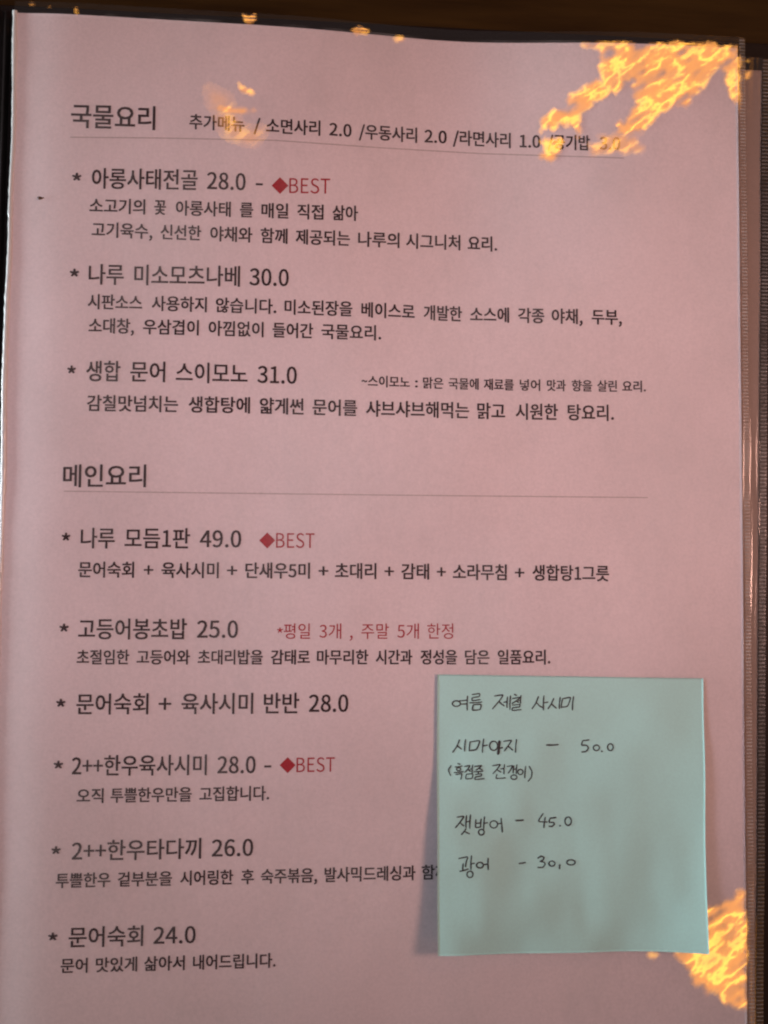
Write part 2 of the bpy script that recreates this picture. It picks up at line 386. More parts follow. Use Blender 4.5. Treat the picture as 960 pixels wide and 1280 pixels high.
# lettering outlines as plain numbers: the character, its advance, then each contour as x y pairs (thousandths of an em)
GLYPHS = """
* 467 | 154 471 234 566 312 471 356 502 292 607 401 653 384 704 270 676 260 796 206 796 196 675 82 704 65 653 173 607 110 502
+ 555 | 241 116 314 116 314 335 518 335 518 403 314 403 314 622 241 622 241 403 38 403 38 335 241 335
, 278 | 75 -190 182 -107 221 19 201 98 144 126 96 109 75 62 95 15 142 -2 153 -1 126 -81 53 -136
- 347 | 46 245 302 245 302 315 46 315
. 278 | 139 -13 186 6 205 56 186 107 139 126 92 107 73 56 92 6
/ 392 | 11 -179 78 -179 377 794 311 794
0 555 | 278 -13 399 29 478 156 506 369 478 580 399 705 278 746 157 705 78 580 50 369 78 156 157 29 | 278 61 205 93 156 194 138 369 156 543 205 643 278 674 351 643 400 543 418 369 400 194 351 93
1 555 | 88 0 490 0 490 76 343 76 343 733 273 733 206 703 121 681 121 623 252 623 252 76 88 76
2 555 | 44 0 505 0 505 79 302 79 182 72 391 308 470 531 444 645 370 719 256 746 135 717 40 639 93 587 162 648 245 672 347 631 380 527 298 319 44 54
3 555 | 263 -13 383 12 467 84 499 196 454 319 344 382 344 387 438 452 474 563 446 662 371 725 260 746 147 722 56 659 105 601 175 653 257 672 348 641 381 556 362 485 298 435 178 416 178 346 313 328 385 277 406 199 365 100 257 63 152 89 76 147 29 88 121 18
4 555 | 340 0 426 0 426 202 524 202 524 275 426 275 426 733 325 733 20 262 20 202 340 202 | 340 275 115 275 282 525 341 633 345 633 340 500
5 555 | 262 -13 379 17 467 102 502 238 472 371 392 448 281 472 222 464 171 443 190 655 466 655 466 733 110 733 86 391 135 360 193 392 257 403 368 359 409 236 364 109 253 63 147 88 73 144 27 84 120 17
6 555 | 301 -13 407 17 483 100 512 225 487 353 416 430 308 455 221 432 142 367 170 547 238 643 331 671 395 656 447 615 499 671 426 725 327 746 194 707 95 580 56 350 88 148 175 27 | 144 294 220 366 293 387 393 343 425 225 389 105 301 59 192 120
8 555 | 280 -13 400 12 480 80 509 176 472 297 386 369 386 374 451 447 483 551 459 652 390 719 282 744 139 693 81 558 111 459 180 389 180 385 88 307 46 182 76 81 159 12 | 330 398 214 458 164 558 197 644 281 676 372 639 405 546 386 468 | 281 55 171 93 127 190 155 285 228 356 364 289 422 179 384 90
9 555 | 235 -13 365 28 463 160 501 398 468 592 381 708 254 746 149 716 73 634 44 508 69 381 139 304 246 278 337 302 415 367 385 187 320 91 232 63 164 78 108 119 58 62 132 8 | 414 444 338 369 261 346 163 390 130 508 166 630 255 675 366 616
: 278 | 139 390 186 409 205 460 186 511 139 530 92 511 73 460 92 409 | 139 -13 186 6 205 56 186 107 139 126 92 107 73 56 92 6
B 657 | 101 0 334 0 479 24 577 95 612 215 570 334 463 390 463 395 543 456 570 554 538 658 449 716 318 733 101 733 | 193 422 193 660 306 660 436 634 479 542 438 454 302 422 | 193 74 193 350 321 350 470 318 521 218 468 109 321 74
E 589 | 101 0 534 0 534 79 193 79 193 346 471 346 471 425 193 425 193 655 523 655 523 733 101 733
S 596 | 304 -13 437 15 523 90 553 195 510 320 402 391 298 436 216 480 176 559 213 637 313 665 405 647 480 597 528 656 434 721 313 746 194 721 112 653 82 552 131 429 231 364 336 318 424 269 459 187 419 101 305 68 195 93 103 159 48 95 161 16
T 599 | 253 0 346 0 346 655 568 655 568 733 31 733 31 655 253 655
~ 555 | 376 287 448 311 515 387 464 424 423 372 378 356 288 404 180 451 108 427 41 350 92 314 132 366 177 382 268 335
가 920 | 662 827 662 -77 745 -77 745 391 889 391 889 460 745 460 745 827 | 97 730 97 661 429 661 375 461 250 293 55 158 101 94 338 267 471 484 512 730
각 920 | 164 255 164 187 669 187 669 -78 752 -78 752 255 | 669 827 669 297 752 297 752 528 885 528 885 598 752 598 752 827 | 89 769 89 702 416 702 363 562 238 449 48 371 82 306 310 407 454 563 505 769
간 920 | 668 827 668 166 752 166 752 483 885 483 885 553 752 553 752 827 | 88 757 88 688 419 688 364 542 238 422 51 336 86 269 311 380 457 545 509 757 | 188 233 188 -58 791 -58 791 10 271 10 271 233
감 920 | 182 272 182 -65 752 -65 752 272 | 670 204 670 2 264 2 264 204 | 669 827 669 314 752 314 752 538 885 538 885 607 752 607 752 827 | 89 768 89 701 416 701 363 562 238 449 49 371 82 304 310 406 455 563 506 768
개 920 | 536 803 536 -33 614 -33 614 395 736 395 736 -78 816 -78 816 827 736 827 736 463 614 463 614 803 | 85 710 85 642 355 642 316 464 219 306 50 175 98 116 300 283 406 486 436 710
겉 920 | 216 -2 216 -65 814 -65 814 -2 299 -2 299 90 784 90 784 152 299 152 299 239 797 239 797 302 216 302 | 519 598 519 530 711 530 711 339 794 339 794 827 711 827 711 598 | 107 773 107 706 425 706 374 570 252 462 62 388 94 322 321 419 465 570 515 773
게 920 | 739 827 739 -78 818 -78 818 827 | 89 712 89 644 355 644 312 465 212 308 50 177 98 117 258 242 364 390 551 390 551 -32 629 -32 629 803 551 803 551 457 394 457 427 581 437 712
겹 920 | 209 295 209 -66 793 -66 793 295 711 295 711 182 292 182 292 295 | 292 116 711 116 711 1 292 1 | 711 827 711 685 508 685 516 771 108 771 108 703 426 703 374 568 251 461 62 387 94 320 346 434 488 617 711 617 711 501 477 501 477 432 711 432 711 340 793 340 793 827
고 920 | 137 736 137 668 687 668 687 647 683 467 653 238 737 228 766 464 770 647 770 736 | 368 441 368 118 50 118 50 49 867 49 867 118 450 118 450 441
골 920 | 147 790 147 723 681 723 679 634 664 525 746 517 761 636 763 732 763 790 | 386 623 386 466 51 466 51 400 866 400 866 466 468 466 468 623 | 149 -1 149 -67 789 -67 789 -1 231 -1 231 100 766 100 766 317 147 317 147 250 684 250 684 160 149 160
공 920 | 455 256 288 236 180 179 141 89 180 0 288 -56 455 -76 623 -56 732 0 770 89 732 179 623 236 | 455 192 625 165 688 89 625 16 455 -11 286 16 223 89 286 165 | 147 781 147 714 681 714 681 705 678 598 657 474 738 465 760 593 763 705 763 781 | 386 580 386 406 51 406 51 338 866 338 866 406 468 406 468 580
과 920 | 91 728 91 660 465 660 461 523 439 327 521 320 544 535 547 679 547 728 | 51 120 320 126 610 154 605 216 314 194 314 469 232 469 232 192 41 189 | 660 827 660 -78 743 -78 743 378 887 378 887 449 743 449 743 827
국 920 | 135 228 135 161 686 161 686 -78 769 -78 769 228 500 228 500 393 870 393 870 461 741 461 761 604 764 718 764 784 154 784 154 716 682 716 679 604 658 461 50 461 50 393 417 393 417 228
그 920 | 50 123 50 54 867 54 867 123 | 139 731 139 663 676 663 676 640 672 452 640 209 724 200 754 451 758 640 758 731
기 920 | 709 827 709 -78 792 -78 792 827 | 103 729 103 662 442 662 390 461 264 292 61 158 105 91 349 264 484 480 526 729
께 920 | 742 827 742 -78 822 -78 822 827 | 70 718 70 650 200 650 165 402 51 174 116 136 243 421 272 718 | 575 803 575 472 459 472 471 718 301 718 301 650 399 650 371 379 252 116 317 78 402 236 448 404 575 404 575 -32 653 -32 653 803
꽃 920 | 469 792 469 724 694 724 689 633 669 505 749 495 772 650 775 755 775 792 | 435 595 435 440 51 440 51 372 866 372 866 440 517 440 517 595 | 121 792 121 724 314 724 305 635 272 508 353 495 390 652 395 757 395 792 | 416 339 416 247 156 247 156 182 415 182 319 58 120 -10 150 -73 334 -14 458 96 582 -14 766 -73 796 -10 596 58 500 182 759 182 759 247 499 247 499 339
끼 920 | 708 827 708 -78 791 -78 791 827 | 83 729 83 660 250 660 196 402 50 176 115 128 243 312 310 516 329 729 | 359 729 359 660 502 660 457 375 314 112 384 68 507 278 566 505 580 729
낌 920 | 707 826 707 304 790 304 790 826 | 201 261 201 -66 790 -66 790 261 | 709 194 709 2 282 2 282 194 | 83 767 83 700 243 700 190 535 60 407 114 354 235 468 302 604 322 767 | 357 767 357 700 503 700 455 514 325 361 384 313 502 445 563 596 581 767
나 920 | 662 827 662 -77 745 -77 745 397 889 397 889 466 745 466 745 827 | 86 221 86 152 158 152 367 160 588 192 578 262 367 231 168 221 168 738 86 738
내 920 | 531 807 531 -31 609 -31 609 390 736 390 736 -78 816 -78 816 827 736 827 736 459 609 459 609 807 | 94 229 94 156 151 156 304 162 476 185 466 258 314 236 177 229 177 718 94 718
넘 920 | 212 262 212 -66 794 -66 794 262 | 713 195 713 2 293 2 293 195 | 103 434 103 363 172 363 381 371 582 399 572 470 382 442 185 434 185 773 103 773 | 455 657 455 589 711 589 711 306 794 306 794 827 711 827 711 657
넣 920 | 496 190 311 155 243 57 311 -41 496 -76 682 -41 749 57 682 155 | 496 129 621 110 666 57 621 3 496 -16 371 3 325 57 371 110 | 102 490 102 420 172 420 380 428 583 455 572 524 381 497 185 490 185 784 102 784 | 711 827 711 689 453 689 453 622 711 622 711 344 794 344 794 827 | 455 384 455 294 177 294 177 228 815 228 815 294 538 294 538 384
노 920 | 150 750 150 348 417 348 417 107 50 107 50 39 870 39 870 107 500 107 500 348 776 348 776 416 234 416 234 750
뉴 920 | 154 781 154 454 771 454 771 522 237 522 237 781 | 50 324 50 256 261 256 261 -78 344 -78 344 256 573 256 573 -78 656 -78 656 256 867 256 867 324
는 920 | 49 366 49 299 869 299 869 366 | 160 794 160 488 775 488 775 555 242 555 242 794 | 154 208 154 -56 780 -56 780 12 237 12 237 208
니 920 | 708 827 708 -78 790 -78 790 827 | 107 227 107 155 181 155 398 165 625 199 614 269 397 237 189 227 189 738 107 738
다 920 | 662 827 662 -79 745 -79 745 401 893 401 893 470 745 470 745 827 | 89 739 89 147 160 147 385 153 588 177 578 248 385 224 171 217 171 671 508 671 508 739
단 920 | 669 827 669 172 752 172 752 490 886 490 886 559 752 559 752 827 | 92 749 92 332 162 332 397 338 583 363 573 431 397 407 174 401 174 681 491 681 491 749 | 189 238 189 -58 792 -58 792 10 271 10 271 238
담 920 | 184 267 184 -65 752 -65 752 267 | 670 200 670 2 265 2 265 200 | 669 827 669 315 752 315 752 537 885 537 885 606 752 606 752 827 | 92 766 92 366 162 366 397 372 583 397 573 464 397 441 174 434 174 699 489 699 489 766
대 920 | 533 807 533 -31 610 -31 610 396 738 396 738 -78 817 -78 817 827 738 827 738 464 610 464 610 807 | 82 717 82 145 141 145 319 150 476 172 468 241 325 221 165 215 165 649 418 649 418 717
동 920 | 458 249 292 230 186 175 148 86 186 -2 292 -58 458 -77 624 -58 730 -2 767 86 730 175 624 230 | 458 184 624 158 684 86 624 13 458 -12 292 13 232 86 292 158 | 153 785 153 485 418 485 418 381 50 381 50 314 868 314 868 381 499 381 499 485 772 485 772 552 235 552 235 719 766 719 766 785
되 920 | 704 827 704 -79 787 -79 787 827 | 66 117 349 123 652 151 645 212 390 193 390 369 584 369 584 437 204 437 204 674 580 674 580 741 122 741 122 369 307 369 307 190 55 187
된 920 | 707 826 707 150 790 150 790 826 | 66 264 345 270 640 297 634 358 392 340 392 464 571 464 571 531 218 531 218 700 564 700 564 768 135 768 135 464 309 464 309 336 54 332 | 205 195 205 -58 820 -58 820 10 288 10 288 195
두 920 | 162 774 162 423 766 423 766 490 246 490 246 706 754 706 754 774 | 49 305 49 237 416 237 416 -75 498 -75 498 237 869 237 869 305
드 920 | 50 114 50 45 870 45 870 114 | 154 743 154 325 775 325 775 393 236 393 236 675 766 675 766 743
들 920 | 50 449 50 382 868 382 868 449 | 159 797 159 522 770 522 770 589 241 589 241 730 761 730 761 797 | 151 -1 151 -67 789 -67 789 -1 232 -1 232 91 762 91 762 303 149 303 149 238 681 238 681 153 151 153
듬 920 | 50 405 50 337 868 337 868 405 | 150 237 150 -63 768 -63 768 237 | 687 171 687 4 231 4 231 171 | 153 798 153 496 774 496 774 563 236 563 236 730 766 730 766 798
등 920 | 50 397 50 328 868 328 868 397 | 458 250 292 231 186 176 148 87 186 -1 292 -57 458 -76 624 -57 730 -1 767 87 730 176 624 231 | 458 185 624 159 684 87 624 14 458 -11 292 14 232 87 292 159 | 153 791 153 482 772 482 772 550 235 550 235 723 766 723 766 791
라 920 | 663 827 663 -79 745 -79 745 398 893 398 893 468 745 468 745 827 | 85 743 85 675 411 675 411 486 87 486 87 139 159 139 387 146 592 172 584 240 388 215 169 209 169 418 493 418 493 743
레 920 | 738 827 738 -78 817 -78 817 827 | 78 727 78 659 320 659 320 480 80 480 80 145 140 145 306 149 483 171 476 239 313 219 160 214 160 413 400 413 400 727 | 555 805 555 502 443 502 443 434 555 434 555 -30 633 -30 633 805
로 920 | 152 340 152 272 417 272 417 103 50 103 50 34 870 34 870 103 499 103 499 272 789 272 789 340 234 340 234 486 768 486 768 760 150 760 150 692 686 692 686 552 152 552
롱 920 | 458 216 289 199 182 150 145 70 182 -10 289 -59 458 -76 627 -59 733 -10 770 70 733 150 627 199 | 458 153 627 132 686 70 627 8 458 -14 289 8 229 70 289 132 | 155 494 155 429 418 429 418 345 49 345 49 278 869 278 869 345 500 345 500 429 783 429 783 494 237 494 237 585 764 585 764 801 153 801 153 735 682 735 682 646 155 646
료 920 | 152 341 152 273 279 273 279 103 50 103 50 34 870 34 870 103 649 103 649 273 789 273 789 341 234 341 234 486 768 486 768 760 150 760 150 692 686 692 686 553 152 553 | 360 103 360 273 568 273 568 103
루 920 | 150 439 150 371 790 371 790 439 233 439 233 554 770 554 770 791 147 791 147 724 686 724 686 618 150 618 | 49 278 49 210 416 210 416 -79 499 -79 499 210 869 210 869 278
를 920 | 49 407 49 343 869 343 869 407 | 149 -6 149 -66 796 -66 796 -6 231 -6 231 78 767 78 767 271 147 271 147 211 685 211 685 135 149 135 | 155 534 155 474 780 474 780 534 237 534 237 612 764 612 764 800 153 800 153 741 682 741 682 668 155 668
릇 920 | 49 353 49 286 869 286 869 353 | 155 492 155 426 783 426 783 492 237 492 237 582 764 582 764 798 153 798 153 732 682 732 682 643 155 643 | 417 223 417 206 375 104 266 30 114 -10 142 -74 333 -15 459 98 587 -15 777 -74 805 -10 653 30 543 104 501 206 501 223
리 920 | 709 827 709 -79 791 -79 791 827 | 100 743 100 675 434 675 434 487 102 487 102 140 177 140 402 146 632 173 624 241 401 216 186 209 186 420 518 420 518 743
린 920 | 708 826 708 160 790 160 790 826 | 201 212 201 -58 816 -58 816 10 284 10 284 212 | 95 762 95 695 424 695 424 564 97 564 97 289 170 289 401 295 609 319 600 387 400 363 178 357 178 500 505 500 505 762
립 920 | 708 826 708 329 791 329 791 826 | 207 284 207 -66 791 -66 791 284 709 284 709 178 289 178 289 284 | 289 112 709 112 709 2 289 2 | 95 783 95 715 424 715 424 602 97 602 97 348 170 348 396 354 609 377 599 445 395 422 178 417 178 537 505 537 505 783
링 920 | 708 826 708 270 791 270 791 826 | 493 251 331 232 227 177 190 88 227 -1 331 -57 493 -76 656 -57 760 -1 797 88 760 177 656 232 | 493 185 656 159 714 88 656 16 493 -10 331 16 272 88 331 159 | 95 769 95 701 424 701 424 584 97 584 97 325 170 325 396 331 609 354 599 422 395 400 178 394 178 520 505 520 505 769
마 920 | 86 736 86 152 501 152 501 736 | 419 670 419 219 167 219 167 670 | 662 827 662 -78 745 -78 745 396 893 396 893 466 745 466 745 827
만 920 | 87 745 87 327 503 327 503 745 | 422 678 422 394 168 394 168 678 | 669 827 669 164 752 164 752 483 885 483 885 552 752 552 752 827 | 189 227 189 -58 792 -58 792 10 271 10 271 227
말 920 | 87 776 87 413 503 413 503 776 | 422 709 422 480 168 480 168 709 | 669 827 669 367 752 367 752 563 885 563 885 632 752 632 752 827 | 180 1 180 -66 784 -66 784 1 261 1 261 102 752 102 752 324 178 324 178 258 670 258 670 164 180 164
맑 920 | 474 302 474 235 670 235 670 -70 752 -70 752 302 | 87 774 87 403 503 403 503 774 | 422 708 422 470 168 470 168 708 | 140 302 140 238 355 238 355 153 142 153 142 -66 196 -66 372 -63 503 -44 494 19 376 3 223 -1 223 94 435 94 435 302 | 669 827 669 348 752 348 752 557 885 557 885 626 752 626 752 827
맛 920 | 87 758 87 356 494 356 494 758 | 412 691 412 423 168 423 168 691 | 669 827 669 226 752 226 752 511 885 511 885 580 752 580 752 827 | 437 269 437 242 395 126 286 40 136 -8 169 -74 354 -5 479 122 604 -5 788 -74 821 -8 671 40 562 126 519 242 519 269
매 920 | 82 722 82 165 427 165 427 722 | 349 656 349 231 160 231 160 656 | 538 808 538 -32 617 -32 617 400 739 400 739 -78 819 -78 819 827 739 827 739 469 617 469 617 808
먹 920 | 190 243 190 176 711 176 711 -79 794 -79 794 243 | 423 692 423 421 173 421 173 692 | 92 759 92 354 504 354 504 532 711 532 711 294 794 294 794 827 711 827 711 600 504 600 504 759
메 920 | 349 656 349 231 160 231 160 656 | 739 827 739 -78 819 -78 819 827 | 559 808 559 486 427 486 427 722 82 722 82 165 427 165 427 418 559 418 559 -32 638 -32 638 808
면 920 | 423 681 423 391 173 391 173 681 | 504 599 711 599 711 474 504 474 | 711 826 711 668 504 668 504 748 92 748 92 325 504 325 504 406 711 406 711 166 794 166 794 826 | 213 225 213 -58 815 -58 815 10 296 10 296 225
모 920 | 689 685 689 392 227 392 227 685 | 146 752 146 326 417 326 417 107 50 107 50 38 870 38 870 107 499 107 499 326 770 326 770 752
무 920 | 154 777 154 424 764 424 764 777 | 682 710 682 490 235 490 235 710 | 49 302 49 234 416 234 416 -77 498 -77 498 234 869 234 869 302
문 920 | 155 784 155 467 762 467 762 784 | 681 718 681 533 236 533 236 718 | 49 365 49 297 424 297 424 114 506 114 506 297 869 297 869 365 | 153 201 153 -58 778 -58 778 10 236 10 236 201
물 920 | 156 797 156 521 761 521 761 797 | 679 731 679 587 237 587 237 731 | 151 -3 151 -68 789 -68 789 -3 232 -3 232 87 762 87 762 291 499 291 499 379 867 379 867 446 50 446 50 379 416 379 416 291 149 291 149 227 681 227 681 148 151 148
미 920 | 101 738 101 149 517 149 517 738 | 437 672 437 216 183 216 183 672 | 707 827 707 -79 790 -79 790 827
믹 920 | 187 240 187 172 708 172 708 -78 791 -78 791 240 | 708 827 708 290 791 290 791 827 | 97 765 97 363 519 363 519 765 | 438 698 438 429 178 429 178 698
반 920 | 87 761 87 314 506 314 506 761 424 761 424 610 169 610 169 761 | 169 545 424 545 424 381 169 381 | 669 826 669 162 752 162 752 484 885 484 885 553 752 553 752 826 | 189 226 189 -58 792 -58 792 10 271 10 271 226
발 920 | 87 789 87 395 506 395 506 789 424 789 424 660 169 660 169 789 | 169 595 424 595 424 462 169 462 | 669 827 669 360 752 360 752 564 885 564 885 632 752 632 752 827 | 180 -1 180 -68 784 -68 784 -1 261 -1 261 97 752 97 752 317 178 317 178 251 670 251 670 159 180 159
밥 920 | 87 781 87 370 506 370 506 781 424 781 424 649 169 649 169 781 | 169 583 424 583 424 437 169 437 | 182 288 182 -66 752 -66 752 288 669 288 669 180 264 180 264 288 | 264 114 669 114 669 2 264 2 | 669 827 669 330 752 330 752 549 885 549 885 619 752 619 752 827
베 920 | 161 450 352 450 352 218 161 218 | 739 827 739 -78 819 -78 819 827 | 559 807 559 484 428 484 428 738 352 738 352 517 161 517 161 738 82 738 82 149 428 149 428 415 559 415 559 -33 638 -33 638 807
볶 920 | 132 227 132 159 352 159 352 -77 433 -77 433 227 | 476 227 476 159 689 159 689 -77 771 -77 771 227 | 240 642 678 642 678 538 240 538 | 158 809 158 471 417 471 417 375 50 375 50 308 867 308 867 375 500 375 500 471 760 471 760 809 678 809 678 706 240 706 240 809
봉 920 | 458 240 292 222 186 168 149 82 186 -4 292 -58 458 -76 624 -58 730 -4 767 82 730 168 624 222 | 458 175 624 151 683 82 624 13 458 -12 292 13 232 82 292 151 | 240 638 678 638 678 536 240 536 | 158 803 158 470 417 470 417 374 50 374 50 306 867 306 867 374 500 374 500 470 760 470 760 803 678 803 678 703 240 703 240 803
부 920 | 153 790 153 399 765 399 765 790 682 790 682 666 235 666 235 790 | 235 599 682 599 682 467 235 467 | 49 291 49 224 416 224 416 -78 498 -78 498 224 869 224 869 291
분 920 | 158 798 158 436 760 436 760 798 678 798 678 683 240 683 240 798 | 240 619 678 619 678 503 240 503 | 49 349 49 282 424 282 424 107 506 107 506 282 869 282 869 349 | 153 188 153 -58 778 -58 778 10 235 10 235 188
브 920 | 50 111 50 42 870 42 870 111 | 146 762 146 291 771 291 771 762 689 762 689 595 229 595 229 762 | 229 528 689 528 689 358 229 358
쁠 920 | 126 810 126 500 424 500 424 810 346 810 346 720 205 720 205 810 | 205 659 346 659 346 564 205 564 | 492 810 492 500 790 500 790 810 712 810 712 720 569 720 569 810 | 569 659 712 659 712 564 569 564 | 50 427 50 360 867 360 867 427 | 151 -3 151 -68 789 -68 789 -3 232 -3 232 83 762 83 762 284 149 284 149 221 681 221 681 143 151 143
사 920 | 271 749 271 587 204 347 37 182 88 115 224 235 313 415 401 246 532 133 583 199 420 357 353 587 353 749 | 662 827 662 -78 745 -78 745 390 893 390 893 461 745 461 745 827
살 920 | 271 796 271 725 209 545 45 431 86 364 226 451 314 585 399 468 531 392 574 456 414 561 353 726 353 796 | 669 827 669 355 752 355 752 561 885 561 885 630 752 630 752 827 | 180 -1 180 -68 784 -68 784 -1 261 -1 261 97 752 97 752 314 178 314 178 248 670 248 670 159 180 159
삶 920 | 468 298 468 -70 752 -70 752 298 | 679 236 679 -8 541 -8 541 236 | 271 791 271 717 209 534 44 417 86 350 226 439 315 576 400 456 530 379 575 444 414 551 353 719 353 791 | 669 827 669 345 752 345 752 560 885 560 885 628 752 628 752 827 | 129 -6 129 -70 177 -70 321 -68 440 -53 432 11 210 -6 210 91 413 91 413 298 127 298 127 235 333 235 333 152 129 152
삼 920 | 184 256 184 -66 752 -66 752 256 | 670 189 670 2 265 2 265 189 | 272 781 272 691 210 504 46 382 90 316 229 408 316 547 402 423 531 342 575 407 416 521 354 693 354 781 | 669 827 669 298 752 298 752 533 885 533 885 602 752 602 752 827
새 920 | 240 742 240 569 187 343 40 179 93 118 208 230 280 389 349 243 459 141 509 206 370 359 320 574 320 742 | 540 808 540 -32 619 -32 619 395 739 395 739 -78 819 -78 819 827 739 827 739 463 619 463 619 808
생 920 | 515 248 354 229 250 173 213 86 250 -1 354 -57 515 -76 676 -57 780 -1 817 86 780 173 676 229 | 515 184 675 158 734 86 675 14 515 -12 354 14 295 86 354 158 | 239 770 239 649 189 496 50 378 95 314 208 397 280 515 349 411 458 339 502 403 368 505 319 649 319 770 | 539 809 539 297 617 297 617 516 733 516 733 268 812 268 812 826 733 826 733 584 617 584 617 809
샤 920 | 662 827 662 -78 745 -78 745 261 889 261 889 331 745 331 745 528 889 528 889 598 745 598 745 827 | 271 749 271 587 204 346 37 179 90 113 224 233 313 412 401 244 532 132 583 199 420 355 353 587 353 749
서 920 | 712 827 712 520 502 520 502 452 712 452 712 -79 794 -79 794 827 | 283 749 283 587 216 346 49 180 101 113 237 235 326 416 415 245 550 129 600 196 435 353 367 587 367 749
선 920 | 711 826 711 614 514 614 514 545 711 545 711 150 794 150 794 826 | 277 772 277 661 215 470 51 345 95 279 233 372 319 515 404 386 534 300 579 365 420 482 359 658 359 772 | 213 225 213 -58 815 -58 815 10 296 10 296 225
성 920 | 496 265 335 245 232 186 195 94 232 2 335 -56 496 -76 657 -56 761 2 797 94 761 186 657 245 | 496 199 657 171 715 94 657 18 496 -10 336 18 277 94 336 171 | 278 776 278 683 216 495 49 374 93 307 234 398 321 538 406 415 536 334 581 399 421 512 360 686 360 776 | 514 636 514 567 711 567 711 292 794 292 794 827 711 827 711 636
소 920 | 415 328 415 108 50 108 50 40 870 40 870 108 497 108 497 328 | 412 766 412 697 362 556 239 446 82 386 118 317 317 405 456 568 596 405 795 317 831 386 674 446 550 556 499 697 499 766
수 920 | 416 795 416 744 369 625 249 533 92 483 125 416 324 489 460 627 596 489 794 416 827 483 670 534 550 626 502 744 502 795 | 50 318 50 249 416 249 416 -78 498 -78 498 249 867 249 867 318
숙 920 | 416 815 416 774 369 666 252 582 97 535 128 470 325 539 459 666 593 539 789 470 820 535 666 582 548 667 501 774 501 815 | 141 217 141 150 683 150 683 -78 766 -78 766 217 499 217 499 331 867 331 867 399 50 399 50 331 417 331 417 217
스 920 | 50 113 50 44 870 44 870 113 | 412 764 412 695 362 550 239 436 84 373 121 304 318 397 456 564 594 396 791 304 829 373 673 436 549 550 499 695 499 764
습 920 | 153 284 153 -66 760 -66 760 284 678 284 678 180 235 180 235 284 | 235 115 678 115 678 1 235 1 | 50 415 50 347 867 347 867 415 | 416 817 416 776 369 670 252 589 96 544 127 478 324 545 459 670 594 545 790 478 820 544 666 589 548 671 501 776 501 817
시 920 | 707 827 707 -79 790 -79 790 827 | 288 749 288 587 255 419 168 275 45 179 96 110 238 230 331 413 424 241 562 128 612 194 491 286 404 426 371 587 371 749
신 920 | 708 826 708 163 791 163 791 826 | 210 224 210 -58 819 -58 819 10 293 10 293 224 | 285 776 285 685 223 489 59 359 103 293 240 388 328 533 416 398 551 310 594 376 431 498 369 685 369 776
싱 920 | 708 826 708 287 791 287 791 826 | 493 266 331 246 227 187 190 95 227 3 331 -55 493 -75 655 -55 759 3 796 95 759 187 655 246 | 493 200 655 173 714 95 655 18 493 -9 331 18 272 95 331 173 | 285 786 285 698 223 509 58 385 100 318 240 411 329 553 418 426 555 342 596 408 432 522 369 698 369 786
썬 920 | 584 612 584 544 724 544 724 165 807 165 807 827 724 827 724 612 | 208 227 208 -58 831 -58 831 10 290 10 290 227 | 430 762 430 645 413 518 346 393 278 520 261 645 261 762 182 762 182 645 151 495 42 364 88 305 171 385 220 489 265 380 346 296 426 378 471 483 520 381 603 305 650 364 541 489 509 645 509 762
아 920 | 290 757 172 718 92 609 63 442 92 274 172 165 290 126 408 165 488 274 517 442 488 609 408 718 | 290 683 397 617 438 442 397 266 290 200 183 266 142 442 183 617 | 662 827 662 -78 745 -78 745 396 893 396 893 466 745 466 745 827
않 920 | 300 776 180 749 97 676 66 567 97 458 180 385 300 358 421 385 503 458 533 567 503 676 421 749 | 300 707 409 668 453 567 409 466 300 426 191 466 147 567 191 668 | 614 179 493 144 446 51 493 -42 614 -76 735 -42 781 51 735 144 | 614 119 681 100 707 51 681 2 614 -17 547 2 520 51 547 100 | 669 827 669 376 752 376 752 555 885 555 885 624 752 624 752 827 | 144 278 144 -54 188 -54 294 -48 419 -21 406 45 312 23 225 15 225 278 | 574 353 574 273 387 273 387 210 840 210 840 273 655 273 655 353
야 920 | 290 757 172 718 92 609 63 442 92 274 172 165 290 126 408 165 488 274 517 442 488 609 408 718 | 290 683 397 617 438 442 397 266 290 200 183 266 142 442 183 617 | 662 827 662 -78 745 -78 745 261 889 261 889 330 745 330 745 530 889 530 889 600 745 600 745 827
얇 920 | 465 309 465 -66 752 -66 752 309 676 309 676 193 540 193 540 309 | 540 130 676 130 676 -1 540 -1 | 300 787 179 761 97 690 66 582 97 476 179 404 300 378 421 404 503 476 533 582 503 690 421 761 | 300 719 410 681 453 582 410 484 300 445 191 484 147 582 191 681 | 669 827 669 352 752 352 752 478 884 478 884 546 752 546 752 648 884 648 884 715 752 715 752 827 | 129 -2 129 -66 176 -66 319 -64 438 -49 430 14 328 1 210 -2 210 94 410 94 410 300 127 300 127 237 330 237 330 154 129 154
어 920 | 291 683 397 617 438 442 397 266 291 200 186 266 145 442 186 617 | 712 827 712 482 515 482 479 629 401 724 291 757 174 718 95 609 66 442 95 274 174 165 291 126 403 162 482 262 515 415 712 415 712 -79 794 -79 794 827
없 920 | 153 296 153 -66 466 -66 466 296 389 296 389 184 231 184 231 296 | 231 121 389 121 389 -1 231 -1 | 297 718 407 680 450 579 407 478 297 439 186 478 143 579 186 680 | 641 302 641 226 600 90 477 -10 519 -73 619 -3 682 97 743 -3 845 -73 888 -10 765 87 723 226 723 302 | 711 827 711 615 526 615 450 740 297 787 176 761 94 688 64 579 94 470 176 397 297 370 452 418 527 546 711 546 711 348 794 348 794 827
에 920 | 739 827 739 -78 819 -78 819 827 | 253 674 339 610 370 437 339 263 253 199 169 263 138 437 169 610 | 253 751 152 713 85 604 61 437 85 269 152 160 253 121 351 156 418 254 446 407 559 407 559 -32 638 -32 638 808 559 808 559 475 446 475 417 623 350 718
